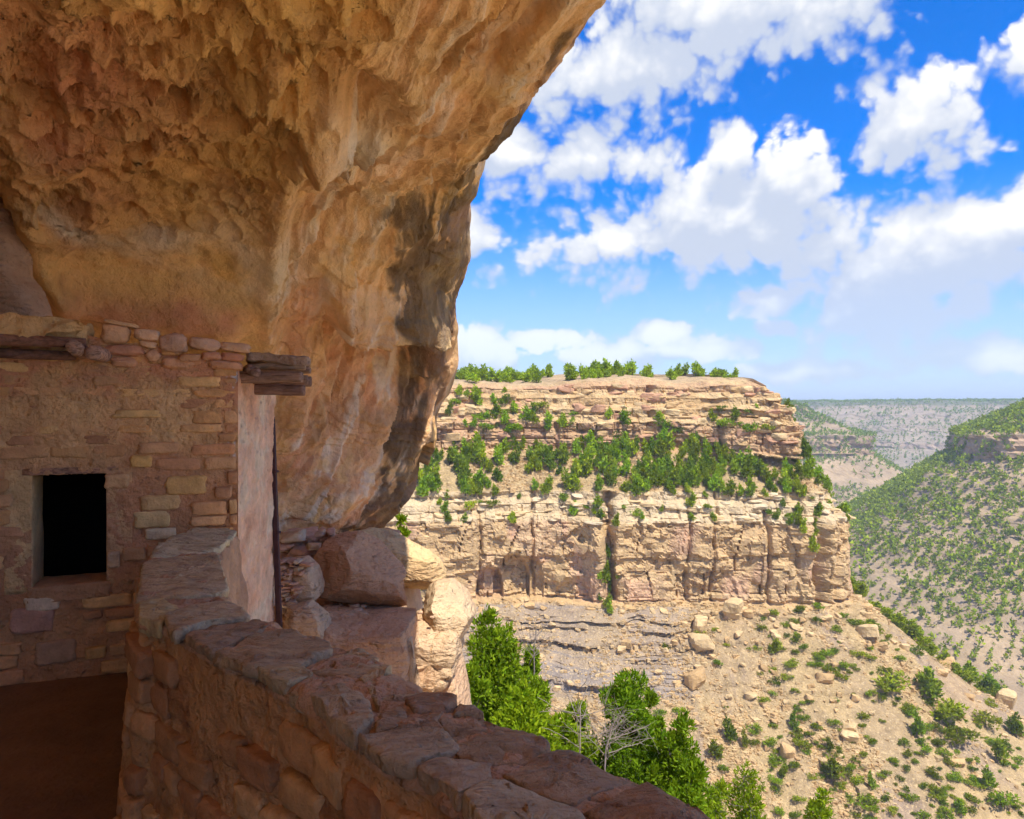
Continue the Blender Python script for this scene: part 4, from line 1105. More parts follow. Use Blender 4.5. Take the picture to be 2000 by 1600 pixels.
# the shale band under the cliff keeps thin ledges on the left, the scree buries them on the right
shale = sstep(-PXm, -1400, -1300) * talus * sstep(Z0, -69, -66)
off += shale * (.25 + .9 * sstep(med, -.1, .3)) * (1.1 * (l3 - .5) + .6 * (b3 - .5) - .4 * (jz3 < .14))
for zl_, am_ in ((-54.2, 1.5), (-56.0, 1.1), (-58.6, 1.6), (-64.6, 1.9)):
    zc_ = Z0 - zl_ - .8 * fbm(U / 18, zl_, 0, 3, 315)
    off += shale * am_ * sstep(fbm(U / 12, zl_ * 3, 0, 3, 316), -.25, .05) * (sstep(zc_, -.25, .05) * (1 - sstep(zc_, .2, 2.2)) * 1.2)
dzz = talus * (1.5 * fbm(U / 14, Dm / 14, 0, 4, 320) + .75 * fbm(U / 3, Dm / 3, 0, 4, 321) + .9 * np.abs(fbm(U / 7, Dm / 30, 0, 3, 322))) * (1 - .5 * shale) + bench * (.8 * med + .5 * sml) + (1 - cliffw) * upper * .4 * sml
topd = sstep(Z0, 5.5, 8.0) * (2.2 * fbm(PXm / 150, 0, 0, 2, 330) - 3.0 * sstep(PXm, 1420, 1560) - 1.6 * (1 - sstep(PXm, 900, 1150)))
off = off + 7.0 * upper * sstep(PXm, 1330, 1500) * (1 - sstep(Z0, 7, 8.5) * .3)
dzz = dzz + topd - 2.0 * sstep(PXm, 1440, 1580) * upper
G1 = mesa_xyz(m1, off, dzz)
# colours
C1 = np.ones(G1.shape) * mtan
def lay1(w, k):
    global C1
    C1 = C1 + (k - C1) * np.clip(w, 0, 1)[..., None]
lay1((b1 > .5) * (upper + ledge2) * .6, cream)
lay1((l1 > .75) * upper * .5, mrose)
lay1((hash1(li1 * 17 + ci1, 2, 3) > .82) * upper * .6, mrose * .9)
lay1(ledge2 * (.65 + .4 * med), mwhite)
lay1(mainc * .8, np.array([.50, .335, .165]))
mp = fbm(U / 13, Z0 / 16, 4, 3, 340)
lay1(mainc * sstep(mp, -.05, .25) * .85, np.array([.50, .30, .185]))
lay1(mainc * (b2 > .7) * .5, cream)
lay1(mainc * sstep(fbm(U / 1.2, Z0 / 14, 2, 4, 341), .2, .5) * .45, np.array([.26, .17, .10]))
lay1(bench * 1.0, mdust)
lay1(talus * 1.0, mdust)
lay1(talus * sstep(fbm(U / 9, Dm / 30, 6, 5, 342), .0, .25) * .55, mpink * .9)
lay1(talus * sstep(fbm(U / 6, Dm / 22, 16, 5, 344), .12, .35) * .7, np.array([.27, .195, .14]))
lay1(talus * sstep(-fbm(U / 22, Dm / 26, 9, 4, 343), .15, .4) * .5, np.array([.40, .27, .14]))
lay1(shale * (.75 + .4 * med), mgrey)
lay1(shale * (l3 > .7) * .6, np.array([.22, .19, .17]))
lay1(sstep(Z0, 7.5, 9.5), np.array([.42, .30, .17]))
lay1((upper + ledge2 + mainc) * sstep(sml, .25, .6) * .3, mtan * .6)
me = mesh_from('mesa', G1.reshape(-1, 3), grid_faces(*G1.shape[:2]), [MAT['mesa']], C1.reshape(-1, 3), smooth=False)
mesa_o = tag(link('mesa', me), 'flat-topped mesa with banded tan cliffs across the canyon', kind='structure')

# ---- the farther canyon sides
def far_mesa(name, label, cur, prof, nu, lo, hi, vs, seed, tall, cols, core):
    m = mesa(cur, prof, nu, lo, hi, 20, vs, seed, 2, name, '')
    m['core'] = core
    U, Z0, ST, Dm = m['U'], m['Z0'], m['ST'], m['D']
    cw = sstep(ST, .5, .8)
    s = tall
    b, l, ju, jz, li, ci = strata(Z0, U, (2.5 * s, 7 * s), seed + 50, (8 * s, 30 * s), 4 * s)
    off = 26 * s * fbm(U / (120 * s), Z0 / 200, .3, 4, seed) + 7 * s * fbm(U / (28 * s), Z0 / 30, .3, 4, seed + 1) + cw * (3.5 * s * (b - .5) + 3 * s * (l - .5) - 2 * s * (ju < 1.0 * s))
    off += (1 - cw) * 2.6 * s * (l - .5)
    dz = (1 - cw) * (3.0 * s * fbm(U / (35 * s), Dm / (35 * s), 0, 4, seed + 2) + 1.0 * s * fbm(U / (7 * s), Dm / (7 * s), 0, 3, seed + 3))
    G = mesa_xyz(m, off, dz)
    n = fbm(U / (40 * s), Z0 / (10 * s), 3, 5, seed + 4)
    C = np.ones(G.shape) * np.array(cols[0])
    C += (np.array(cols[1]) - C) * sstep(n, -.1, .3)[..., None]
    C += (np.array(cols[2]) - C) * (cw * .7)[..., None]
    C += (np.array([.13, .135, .07]) - C) * sstep(Z0, 8, 13)[..., None]
    o = link(name, mesh_from(name, G.reshape(-1, 3), grid_faces(*G.shape[:2]), [MAT['far']], C.reshape(-1, 3), smooth=False))
    tag(o, label, kind='structure')
    return m, G

cols_a = ((.36, .26, .155), (.29, .215, .135), (.40, .26, .155))
prof2 = [(-500, 22), (-110, 14), (-62, 9), (-56, 4), (-40, -3), (-16, -15), (-3, -19), (0, -19.5), (.8, -37), (2, -39), (60, -79), (130, -122), (240, -185), (330, -215)]
cur2 = [(930, 360), (670, 440), (530, 478), (430, 500), (375, 516), (352, 540), (360, 580), (450, 700), (670, 900)]
m2, G2_ = far_mesa('canyon_slope', 'steep scrub-dotted canyon slope with one dark cliff band, right', cur2[::-1], prof2, 240, .2, .75, lambda z: 9 if z > 9.5 else (1.8 if z > -150 else 5), 400, .7, cols_a, (-62, 850, 760))
prof3 = [(-900, 26), (-260, 16), (-120, 12), (-95, 6), (-80, -6), (-50, -20), (-20, -33), (0, -37), (3, -63), (6, -66), (80, -112), (190, -165), (300, -200)]
cur3 = [(-60, 1040), (150, 1000), (330, 975), (430, 980), (492, 1005), (500, 1050), (450, 1150), (420, 1350), (440, 1600)]
m3, G3_ = far_mesa('far_promontory', 'hazy layered promontory jutting out behind the mesa nose', cur3, prof3, 200, .1, .9, lambda z: 20 if z > 13 else (3.4 if z > -120 else 8), 430, 1.2, cols_a, (-110, 150, 1500))
prof4 = [(-1800, 30), (-500, 22), (-220, 20), (-190, 12), (-170, 2), (-120, -12), (-110, -24), (-60, -38), (-50, -52), (0, -74), (4, -88), (60, -112), (160, -160), (300, -205)]
cur4 = [(420, 2300), (560, 2000), (700, 1760), (860, 1640), (1050, 1560), (1300, 1480), (1700, 1350), (2300, 1100)]
m4, G4_ = far_mesa('far_canyon_wall', 'hazy blue-grey canyon wall closing the view at the right', cur4, prof4, 240, .1, .8, lambda z: 40 if z > 21 else (4.2 if z > -130 else 10), 460, 1.6, ((.31, .24, .16), (.25, .20, .135), (.33, .23, .155)), (-200, 1700, 2700))
# ground sheet out to the horizon and the far plateau
def sheet(name, label, x0, x1, y0, y1, zf, n, mat, col_):
    gx, gy = np.meshgrid(np.linspace(x0, x1, n), np.linspace(y0, y1, n), indexing='ij')
    V = np.stack([gx, gy, zf(gx, gy)], -1)
    c = np.ones(V.shape) * np.array(col_)
    o = link(name, mesh_from(name, V.reshape(-1, 3), grid_faces(n, n), [mat], c.reshape(-1, 3)))
    return tag(o, label, kind='structure')
sheet('ground', 'dusty canyon bottom', -30000, 30000, -30000, 40000, lambda x, y: -208 + 0 * x, 40, MAT['far'], (.36, .28, .19))
def platz(x, y):
    z = 26 + 7 * fbm(x / 900, y / 900, 0, 3, 480)
    z += 95 * np.exp(-(((x - y * .50) / 260) ** 2 + ((y - 7600) / 500) ** 2))
    return np.where(y < 2300, -205, z)
sheet('far_plateau', 'distant wooded plateau on the horizon with a low blue butte', -9000, 14000, 2000, 26000, platz, 150, MAT['far'], (.10, .115, .06))

# ---- rock shelf under the ruin, added out of view to bounce sunlight upward
sx_, sy_ = np.meshgrid(np.linspace(-.6, 4.6, 90), np.linspace(-9, 3.5, 120), indexing='ij')
ed = 3.4 + .5 * fbm(sy_ * .5, 1, 0, 4, 495); e2_ = np.minimum(ed - sx_, 3.2 - .25 * (sx_ - 1) + .2 * fbm(sx_, 2, 0, 3, 496) - sy_)
sz_ = -2.35 - .10 * np.maximum(sx_ - .8, 0) + .10 * fbm(sx_ * 1.2, sy_ * 1.2, 0, 4, 497) + np.clip(e2_, -1.2, 0) * 9
me = mesh_from('bounce_shelf', np.stack([sx_, sy_, sz_], -1).reshape(-1, 3), grid_faces(90, 120), [MAT['slope']], np.tile([.56, .38, .21], (90 * 120, 1)))
tag(link('bounce_shelf', me), 'added sandstone shelf outside the parapet, out of view, bouncing sunlight into the alcove', kind='structure')
# ---- near slope under the ruin
nx_, ny_ = np.meshgrid(np.linspace(-8, 60, 150), np.linspace(5.5, 130, 150), indexing='ij')
nzv = -11.5 - .80 * nx_ - .62 * (ny_ - 18) + .5 * fbm(nx_ / 3, ny_ / 3, 0, 4, 490)
nzv = np.minimum(nzv, -8.5)
nzv = np.maximum(nzv, -160)
me = mesh_from('near_slope', np.stack([nx_, ny_, nzv], -1).reshape(-1, 3), grid_faces(150, 150), [MAT['slope']], np.tile([.44, .33, .22], (150 * 150, 1)))
tag(link('near_slope', me), 'steep dusty slope falling away below the parapet', kind='structure')
def near_z(x, y): return max(-160, min(-8.5, -11.5 - .80 * x - .62 * (y - 18)))

# ================================================================== ROCK BLOCKS of the mesa cliff (parts), scree boulders (things)
tr = np.random.default_rng(55)
BLK = []
for i in range(8):
    V, Fq = rock_verts(4, (1, 1, 1), e=7.0, amp=.16, freq=1.4, seed=900 + i, cuts=7)
    BLK.append(mesh_from('rock_block', V, Fq, [MAT['talus']], smooth=False))
pxg = 1000 + F * G1[..., 0] / G1[..., 1]; pyg = 800 - F * G1[..., 2] / G1[..., 1]
def pick(mask, n, wgt=None):
    idx = np.argwhere(mask)
    if wgt is not None:
        w = wgt[mask]; w = w / w.sum()
        return idx[tr.choice(len(idx), min(n, len(idx)), replace=False, p=w)]
    return idx[tr.choice(len(idx), min(n, len(idx)), replace=False)]
infr = (pxg > 845) & (pxg < 2010) & (pyg < 1620) & (G1[..., 1] > 100)
front = (U > 0.25 * U.max()) & (U < 0.72 * U.max()) & (PXm > 820)
ncell = 0
for (msk, n, sx, sz, cset) in ((infr & front & (Z0 < 7) & (Z0 > -11), 150, (2.2, 5.5), (1.0, 2.6), (cream, mtan, mrose)), (infr & front & (Z0 < -22) & (Z0 > -30), 70, (2.0, 5.0), (.7, 1.6), (mwhite, cream)),
                               (infr & front & (Z0 < -50) & (Z0 > -54), 45, (1.2, 3.2), (.8, 1.8), (cream, mtan))):
    for (i, j) in pick(msk, n):
        p = G1[i, j]
        s = np.array([tr.uniform(*sx), tr.uniform(1.6, 3.6), tr.uniform(*sz)])
        o = link('rock_block', BLK[tr.integers(8)], mesa_o, p + np.array([0, .5, 0]), cset[tr.integers(len(cset))] * tr.uniform(.9, 1.12))
        o.scale = s; o.rotation_euler = (tr.uniform(-.08, .08), tr.uniform(-.08, .08), math.atan2(-float(m1['nx'][i, 0]), float(m1['ny'][i, 0]) * -1) + tr.uniform(-.25, .25))
# scree boulders: the big ones the photograph shows first
def nearest(px, py, zlo=-140, zhi=8):
    d = (pxg - px) ** 2 + (pyg - py) ** 2 + 1e6 * ((Z0 < zlo) | (Z0 > zhi))
    return np.unravel_index(np.argmin(d), d.shape)
def scree(px, py, w, h, label, group=None, colr=None, dark=1.0, sunk=.2):
    i, j = nearest(px, py + h * .3, -140, -50)
    p = G1[i, j]; s = p[1] / F
    o = link('scree_boulder', BLK[tr.integers(8)], None, (p[0], p[1], p[2] + h * s * (.5 - sunk)), (np.array(colr) if colr is not None else (mtan if tr.random() < .5 else cream)) * tr.uniform(.92, 1.12))
    o.scale = (w * s, max(w, h) * s * .8, h * s)
    o.rotation_euler = (tr.uniform(-.2, .2), tr.uniform(-.3, .3), tr.uniform(-.6, .6))
    tag(o, label, 'boulder', group or 'boulders on the scree slope')
for a in ((1366, 1222, 32, 36, 'pale square boulder perched on another on the scree, left of the gully'), (1370, 1252, 50, 30, 'broad tan boulder under the pale perched one'),
          (1432, 1190, 34, 42, 'orange wedge-shaped boulder just under the cliff foot'), (1445, 1165, 20, 22, 'pale block above the orange wedge-shaped boulder'),
          (1692, 1232, 42, 26, 'flat-faced tan boulder among shrubs in the middle of the scree'), (1552, 1168, 26, 14, 'pale slab lying below the right end of the cliff'),
          (1612, 1325, 34, 22, 'tan boulder at the head of the stone spill'), (1580, 1365, 16, 14, 'cream cube in the stone spill'), (1672, 1365, 18, 16, 'cream boulder at the right edge of the stone spill'),
          (1538, 1468, 28, 30, 'tall tan slab low on the scree beside a round shrub'), (1660, 1420, 30, 16, 'flat tan boulder below the stone spill'), (1655, 1440, 36, 18, 'long tan boulder under the flat one below the spill'),
          (1898, 1242, 34, 24, 'pale boulder on the crest of the scree, highest of the crest boulders'), (1936, 1258, 26, 22, 'cream boulder on the scree crest, lowest of the pair'), (1850, 1180, 24, 14, 'flat pale boulder on the scree crest beside shrubs'),
          (1985, 1340, 34, 40, 'big pale boulder at the right edge of the picture'), (1870, 1490, 34, 16, 'tan boulder in the bare patch low on the right'), (1362, 1325, 44, 40, 'dark fractured outcrop block on the left of the scree'),
          (1720, 1265, 30, 16, 'low brown boulder below the flat-faced tan boulder'), (1468, 1360, 26, 14, 'slanted tan slab left of the lone round bush'), (1515, 1245, 20, 14, 'small tan block over the lone round bush')):
    scree(*a)
msk = infr & (Z0 < -52) & (pyg < 1615)
for n_, (i, j) in enumerate(pick(msk, 230)):
    w = tr.uniform(5, 15) if tr.random() < .8 else tr.uniform(14, 22)
    x_, y_ = pxg[i, j], pyg[i, j]
    where = 'under the cliff' if y_ < 1230 else ('high up' if y_ < 1300 else ('mid-slope' if y_ < 1400 else ('low down' if y_ < 1500 else 'at the bottom')))
    side = 'far left of the spill' if x_ < 1420 else ('left of the stone spill' if x_ < 1540 else ('around the stone spill' if x_ < 1720 else ('right of the stone spill' if x_ < 1860 else 'near the right edge')))
    scree(x_, y_, w, w * tr.uniform(.5, .8), '%s %s scree boulder %s, %s' % ('tiny' if w < 8 else ('small' if w < 13 else 'middling'), 'tan', where, side), 'small scree boulders %s %s' % (where, side))
# stones too many to count
def soup(name, base_list, pos, scl, rot, cols, mat, label, kind='stuff', smooth=False, tilt=0.0):
    Vs, Fs, Cs = [], [], []
    off_ = 0
    nb = len(base_list)
    for b in range(nb):
        Vb, Fb, Cb = base_list[b]
        k_ = np.arange(len(pos)) % nb == b
        p, s, r, c = pos[k_], scl[k_], rot[k_], cols[k_]
        if not len(p): continue
        ca, sa = np.cos(r)[:, None], np.sin(r)[:, None]
        x = Vb[None, :, 0] * s[:, 0:1]; y = Vb[None, :, 1] * s[:, 1:2]; z = Vb[None, :, 2] * s[:, 2:3]
        V = np.stack([x * ca - y * sa + p[:, 0:1], x * sa + y * ca + p[:, 1:2], z + p[:, 2:3]], -1)
        Vs.append(V.reshape(-1, 3)); n = len(Vb)
        Fs.append((Fb[None] + (np.arange(len(p)) * n)[:, None, None] + off_).reshape(-1, Fb.shape[1])); off_ += len(p) * n
        Cs.append((c[:, None, :] * Cb[None]).reshape(-1, 3))
    me = mesh_from(name, np.concatenate(Vs), np.concatenate(Fs), [mat], np.concatenate(Cs), smooth=smooth)
    return tag(link(name, me), label, kind=kind)
pb = []
for i in range(9):
    V, Fq = rock_verts(1, (1, 1, 1), e=3.0, amp=.3, seed=950 + i)
    V = V * np.random.default_rng(i).uniform(.6, 1.4, V.shape) * 1.2
    pb.append((V, Fq, np.ones((len(V), 3))))
# stones gather in spills, not evenly
wg = np.clip(.30 + 1.6 * fbm(U / 8, Dm / 16, 0, 4, 500), 0.02, 2) * (1 + 2.5 * np.exp(-((PXm - 1610) / 50) ** 2)) * (1 - .75 * shale)
ij = pick(infr & (((Z0 < -50.5)) | ((Z0 < -12) & (Z0 > -22))), 19000, wg)
pp = G1[ij[:, 0], ij[:, 1]]
ss = np.exp(tr.normal(-.62, .5, len(pp)))[:, None] * tr.uniform(.6, 1.2, (len(pp), 3)); ss[:, 2] *= .65
cs = np.where(tr.random((len(pp), 1)) < .5, cream, mtan) * tr.uniform(.8, 1.15, (len(pp), 1))
soup('scree_stones', pb, pp, ss, tr.uniform(0, 6.28, len(pp)), cs, MAT['mesa'], 'loose tan stones strewn over the scree and bench')

# ================================================================== TREES
def leaf_cloud(blobs, n, size, rs, elong=1.6, upw=.5, shade=(.75, 1.25), base=(.15, .25, .012), alt=(.33, .43, .018)):
    """many small leaf faces spread through lobes (x,y,z,rx,ry,rz); tints vary by tuft"""
    w = np.array([b[3] * b[4] + b[4] * b[5] for b in blobs]); w = w / w.sum()
    B = np.array(blobs)[rs.choice(len(blobs), n, p=w)]
    d = rs.normal(size=(n, 3)); d /= np.linalg.norm(d, axis=1, keepdims=True)
    r = rs.random(n) ** .42
    c = B[:, :3] + d * r[:, None] * B[:, 3:6]
    # gaps: drop leaves where a coarse noise is low, so that light and sky come through
    f = 2.6 / np.mean([b[3] for b in blobs])
    g = fbm(c[:, 0] * f, c[:, 1] * f, c[:, 2] * f, 2, int(rs.integers(1e6)))
    k = g > -.22
    c, d, g = c[k], d[k], g[k]; n = len(c)
    ax = d * .8 + rs.normal(size=(n, 3)) * .5 + np.array([0, 0, upw]); ax /= np.linalg.norm(ax, axis=1, keepdims=True)
    sd = np.cross(ax, rs.normal(size=(n, 3))); sd /= np.linalg.norm(sd, axis=1, keepdims=True) + 1e-9
    s = size * rs.uniform(.6, 1.35, n)[:, None]
    V = np.stack([c - sd * s * .5, c + sd * s * .5, c + ax * s * elong + sd * s * .12, c + ax * s * elong * .9 - sd * s * .2], 1)
    t = np.clip(.5 + .9 * g + .25 * rs.normal(size=n), 0, 1)[:, None]
    col_ = (np.array(base) * (1 - t) + np.array(alt) * t) * rs.uniform(shade[0], shade[1], (n, 1))
    return V.reshape(-1, 3), np.arange(4 * n).reshape(-1, 4), np.repeat(col_, 4, 0)

def twig(p0, p1, r0, r1, rs, seg=5, n=6, bend=.15):
    p0, p1 = np.array(p0, float), np.array(p1, float); d = p1 - p0; L_ = np.linalg.norm(d)
    a = np.cross(d, rs.normal(size=3)); a /= np.linalg.norm(a) + 1e-9; b = np.cross(d / L_, a)
    t = np.linspace(0, 1, n)
    c = p0 + d * t[:, None] + (np.sin(t * math.pi)[:, None] * a * L_ * bend * rs.uniform(-1, 1)) + rs.normal(size=(n, 3)) * L_ * .02 * np.minimum(t, .999)[:, None]
    q = np.linspace(0, 2 * math.pi, seg, endpoint=False)
    r = (r0 + (r1 - r0) * t)[:, None, None]
    V = c[:, None, :] + r * (np.cos(q)[None, :, None] * a + np.sin(q)[None, :, None] * b)
    Fq = [(i * seg + j, i * seg + (j + 1) % seg, (i + 1) * seg + (j + 1) % seg, (i + 1) * seg + j) for i in range(n - 1) for j in range(seg)]
    return V.reshape(-1, 3), np.array(Fq), c

def wood_mesh(parts):
    Vs, Fs, o = [], [], 0
    for V, Fq, *_ in parts:
        Vs.append(V); Fs.append(Fq + o); o += len(V)
    return np.concatenate(Vs), np.concatenate(Fs)

SIZE = lambda h, a, b: 'small' if h < a else ('tall' if h > b else 'middling')
def tone(t):
    return 'dark' if t[1] < .78 else ('pale' if t[1] > 1.1 else ('olive' if t[0] / t[1] > 1.12 else 'green'))
# ---- prototypes for the trees on the mesa (4-6 m tall, about twenty pixels)
PROT = []
for i in range(10):
    rs = np.random.default_rng(600 + i)
    kind = i % 5
    nb = rs.integers(5, 9)
    blobs = []
    for b in range(nb):
        t = (b + .5) / nb
        if kind < 3:      # upright pinyon or juniper
            rad = (1 - t * .75) * rs.uniform(.22, .34); zc = .18 + t * .74; sp = (1 - t) * .22
        else:             # rounded shrub
            rad = rs.uniform(.2, .34); zc = .18 + .45 * rs.random(); sp = .3
        a = rs.uniform(0, 6.28)
        blobs.append((math.cos(a) * sp, math.sin(a) * sp, zc, rad, rad, rad * rs.uniform(.7, 1.0)))
    V, Fq, Cc = leaf_cloud(blobs, 520, .085, rs, 1.5, .6)
    if kind >= 3: V[:, 2] *= .75
    T = [twig((0, 0, -.06), (rs.uniform(-.05, .05), rs.uniform(-.05, .05), .55), .035, .012, rs, 5, 5)]
    for b in range(4):
        q = blobs[b]; T.append(twig((0, 0, .12 + .05 * b), q[:3], .016, .005, rs, 4, 4))
    tv, tf = wood_mesh(T)
    PROT.append((mesh_from('crown', V, Fq, [MAT['farleaf']], Cc, smooth=False), mesh_from('trunk', tv, tf, [MAT['bark']]), V, Fq, Cc))

TREES = []
def mesa_tree(name, cat, px, py, hpx, label, group, ks, zr, wide=1.0, tint=None, sizes=(26, 34)):
    i, j = nearest(px, py, *zr)
    p = G1[i, j]; h = hpx * p[1] / F
    e = empty(name, (p[0], p[1], p[2] - .1))
    k_ = ks[tr.integers(len(ks))]; q = PROT[k_]
    s = h * wide * tr.uniform(.9, 1.15)
    tn = np.array([1, 1, 1]) * tr.choice([tr.uniform(.5, .8), tr.uniform(.8, 1.18)], p=[.4, .6]) * (np.array([tr.uniform(.82, 1.15), 1, tr.uniform(.7, 1.3)])) if tint is None else np.array(tint)
    if name in ('scree_shrub', 'scrub_tuft', 'crest_shrub'): tn = tn * np.array([.80, .76, .9])
    if '%' in label: label = label % (SIZE(hpx, *sizes), tone(tn))
    c = link('crown', q[0], e, None, tn); t = link('trunk', q[1], e, None, (.13, .10, .08))
    e.scale = (s, s, h); e.rotation_euler = (0, 0, tr.uniform(0, 6.28))
    tag(e, label, cat, group)
    TREES.append((px, py))

def scatter(name, cat, poly_fn, n, hr, group, label_fn, ks, zr, wide=1.0, mind=9, region=(840, 1700, 740, 1300)):
    c = 0; tries = 0
    while c < n and tries < n * 40:
        tries += 1
        x = tr.uniform(region[0], region[1]); y = tr.uniform(region[2], region[3])
        if tr.random() > poly_fn(x, y): continue
        if any((x - a) ** 2 + (y - b) ** 2 < mind * mind for a, b in TREES[-400:]): continue
        mesa_tree(name, cat, x, y, tr.uniform(*hr), label_fn(x, y), group, ks, zr, wide, None, (hr[0] + (hr[1] - hr[0]) * .33, hr[0] + (hr[1] - hr[0]) * .67)); c += 1
g_ = lambda x, c, w: math.exp(-((x - c) / w) ** 2)
# row along the mesa rim
for k_ in range(92):
    x = 870 + 590 * (k_ + tr.uniform(-.4, .4)) / 92
    i = int(np.argmin(np.abs(PXm[:, 60] - x)))
    jj = np.argmin(np.abs(Dm[0] + tr.uniform(42, 120)))
    p = G1[i, jj]; h = tr.uniform(3.0, 6.0)
    e = empty('pinyon_tree', p - np.array([0, 0, .3]))
    q = PROT[[0, 1, 2, 5, 6, 7, 3][tr.integers(7)]]
    cr_ = np.array([1, 1, 1]) * tr.uniform(.8, 1.2); link('crown', q[0], e, None, cr_); link('trunk', q[1], e, None, (.13, .10, .08))
    s = h * tr.uniform(.9, 1.3); e.scale = (s, s, h); e.rotation_euler = (0, 0, tr.uniform(0, 6.28))
    w_ = tone(cr_)
    sec = ['beside the overhang', 'just right of the overhang', 'over the scattered ledge pinyons', 'left of the mesa middle', 'over the stepped ledges', 'over the tall fissure', 'over the grove', 'over the rounded ledges', 'where the rim drops', 'at the end of the row'][min(9, max(0, int((x - 870) / 59)))]
    tag(e, '%s %s pinyon in the mesa-top row %s' % (SIZE(h, 4, 5), w_, sec), 'tree', 'pinyons on the mesa top')
# upper tier: scattered on the left ledges, few on the right
def up_f(x, y): return 1.0 * g_(x, 960, 90) * g_(y, 810, 45) + .30 * (x > 1060) * g_(y, 830, 30) + .25 * (x > 1380) * g_(y, 815, 40)
scatter('pinyon_tree', 'tree', up_f, 52, (16, 34), 'pinyons on the upper ledges', lambda x, y: '%s %s pinyon on the upper ledges, ' + ('top ' if y < 800 else ('middle ' if y < 835 else 'lowest ')) + 'step ' + ('near the overhang' if x < 940 else ('left of the blocks' if x < 1060 else ('over the grove' if x < 1300 else ('right of the grove' if x < 1430 else 'near the nose')))), list(range(10)), (-11, 7), 1.0, 13, (870, 1550, 770, 868))
# the tree-covered bench
def be_f(x, y):
    lo = 872 + 30 * max(0, (x - 1450) / 200)
    return (.22 + .9 * g_(x, 1250, 110) + .6 * g_(x, 1420, 110) + .4 * g_(x, 900, 60)) * (1 if lo < y < lo + 78 + 20 * math.sin(x / 40) else .25)
def be_l(x, y):
    c = [(880, 'beside the overhang'), (940, 'near the overhang'), (1000, 'above the cliff arches'), (1060, 'right of the arches'), (1120, 'left of the grove'), (1170, 'at the grove edge'),
         (1215, 'above the tall fissure'), (1260, 'in the left grove'), (1310, 'in the heart of the grove'), (1360, 'in the right grove'), (1420, 'right of the grove'), (1480, 'between grove and nose'), (1540, 'close to the nose'), (9999, 'on the mesa nose')]
    return '%s %s juniper on the ' + ('upper' if y < 900 else ('middle' if y < 935 else 'lower')) + ' bench ' + [t for q, t in c if x < q][0]
scatter('juniper_tree', 'tree', be_f, 225, (22, 46), 'junipers on the bench between the cliffs', be_l, [0, 1, 2, 5, 6, 7, 0, 1], (-23, -11.6), .85, 8, (815, 1650, 868, 985))
# shrubs on the cream ledges and in the fissures
def le_f(x, y): return .35 + .6 * g_(x, 940, 80) + .7 * g_(x, 1200, 60) + .5 * g_(x, 1480, 90)
scatter('ledge_shrub', 'shrub', le_f, 42, (14, 30), 'shrubs on the pale ledges', lambda x, y: '%s %s shrub on the pale ledges ' + ('above the arches' if x < 960 else ('right of the arches' if x < 1100 else ('around the tall fissure' if x < 1260 else ('over the smooth cliff' if x < 1450 else 'near the gully')))) + (', upper shelf' if y < 995 else ', lower shelf'), list(range(10)), (-30, -22), 1.0, 14, (850, 1660, 968, 1030))
for (x, y, h) in ((1186, 1090, 30), (1188, 1112, 40), (1182, 1135, 44), (1204, 1128, 30), (1172, 1132, 26), (1190, 1155, 30), (1188, 1185, 28), (1192, 1200, 26), (1170, 1178, 22), (1592, 1045, 34), (1572, 1040, 30), (1588, 1075, 36), (1600, 1010, 30), (1560, 1010, 30), (1545, 985, 26)):
    mesa_tree('cliff_shrub', 'shrub', x, y, h, 'dark shrub growing in the tall fissure of the main cliff' if x < 1300 else 'shrub in the broken gully near the mesa nose', 'shrubs in the cliff fissures', [0, 1, 2, 5], (-56, -28), .8)
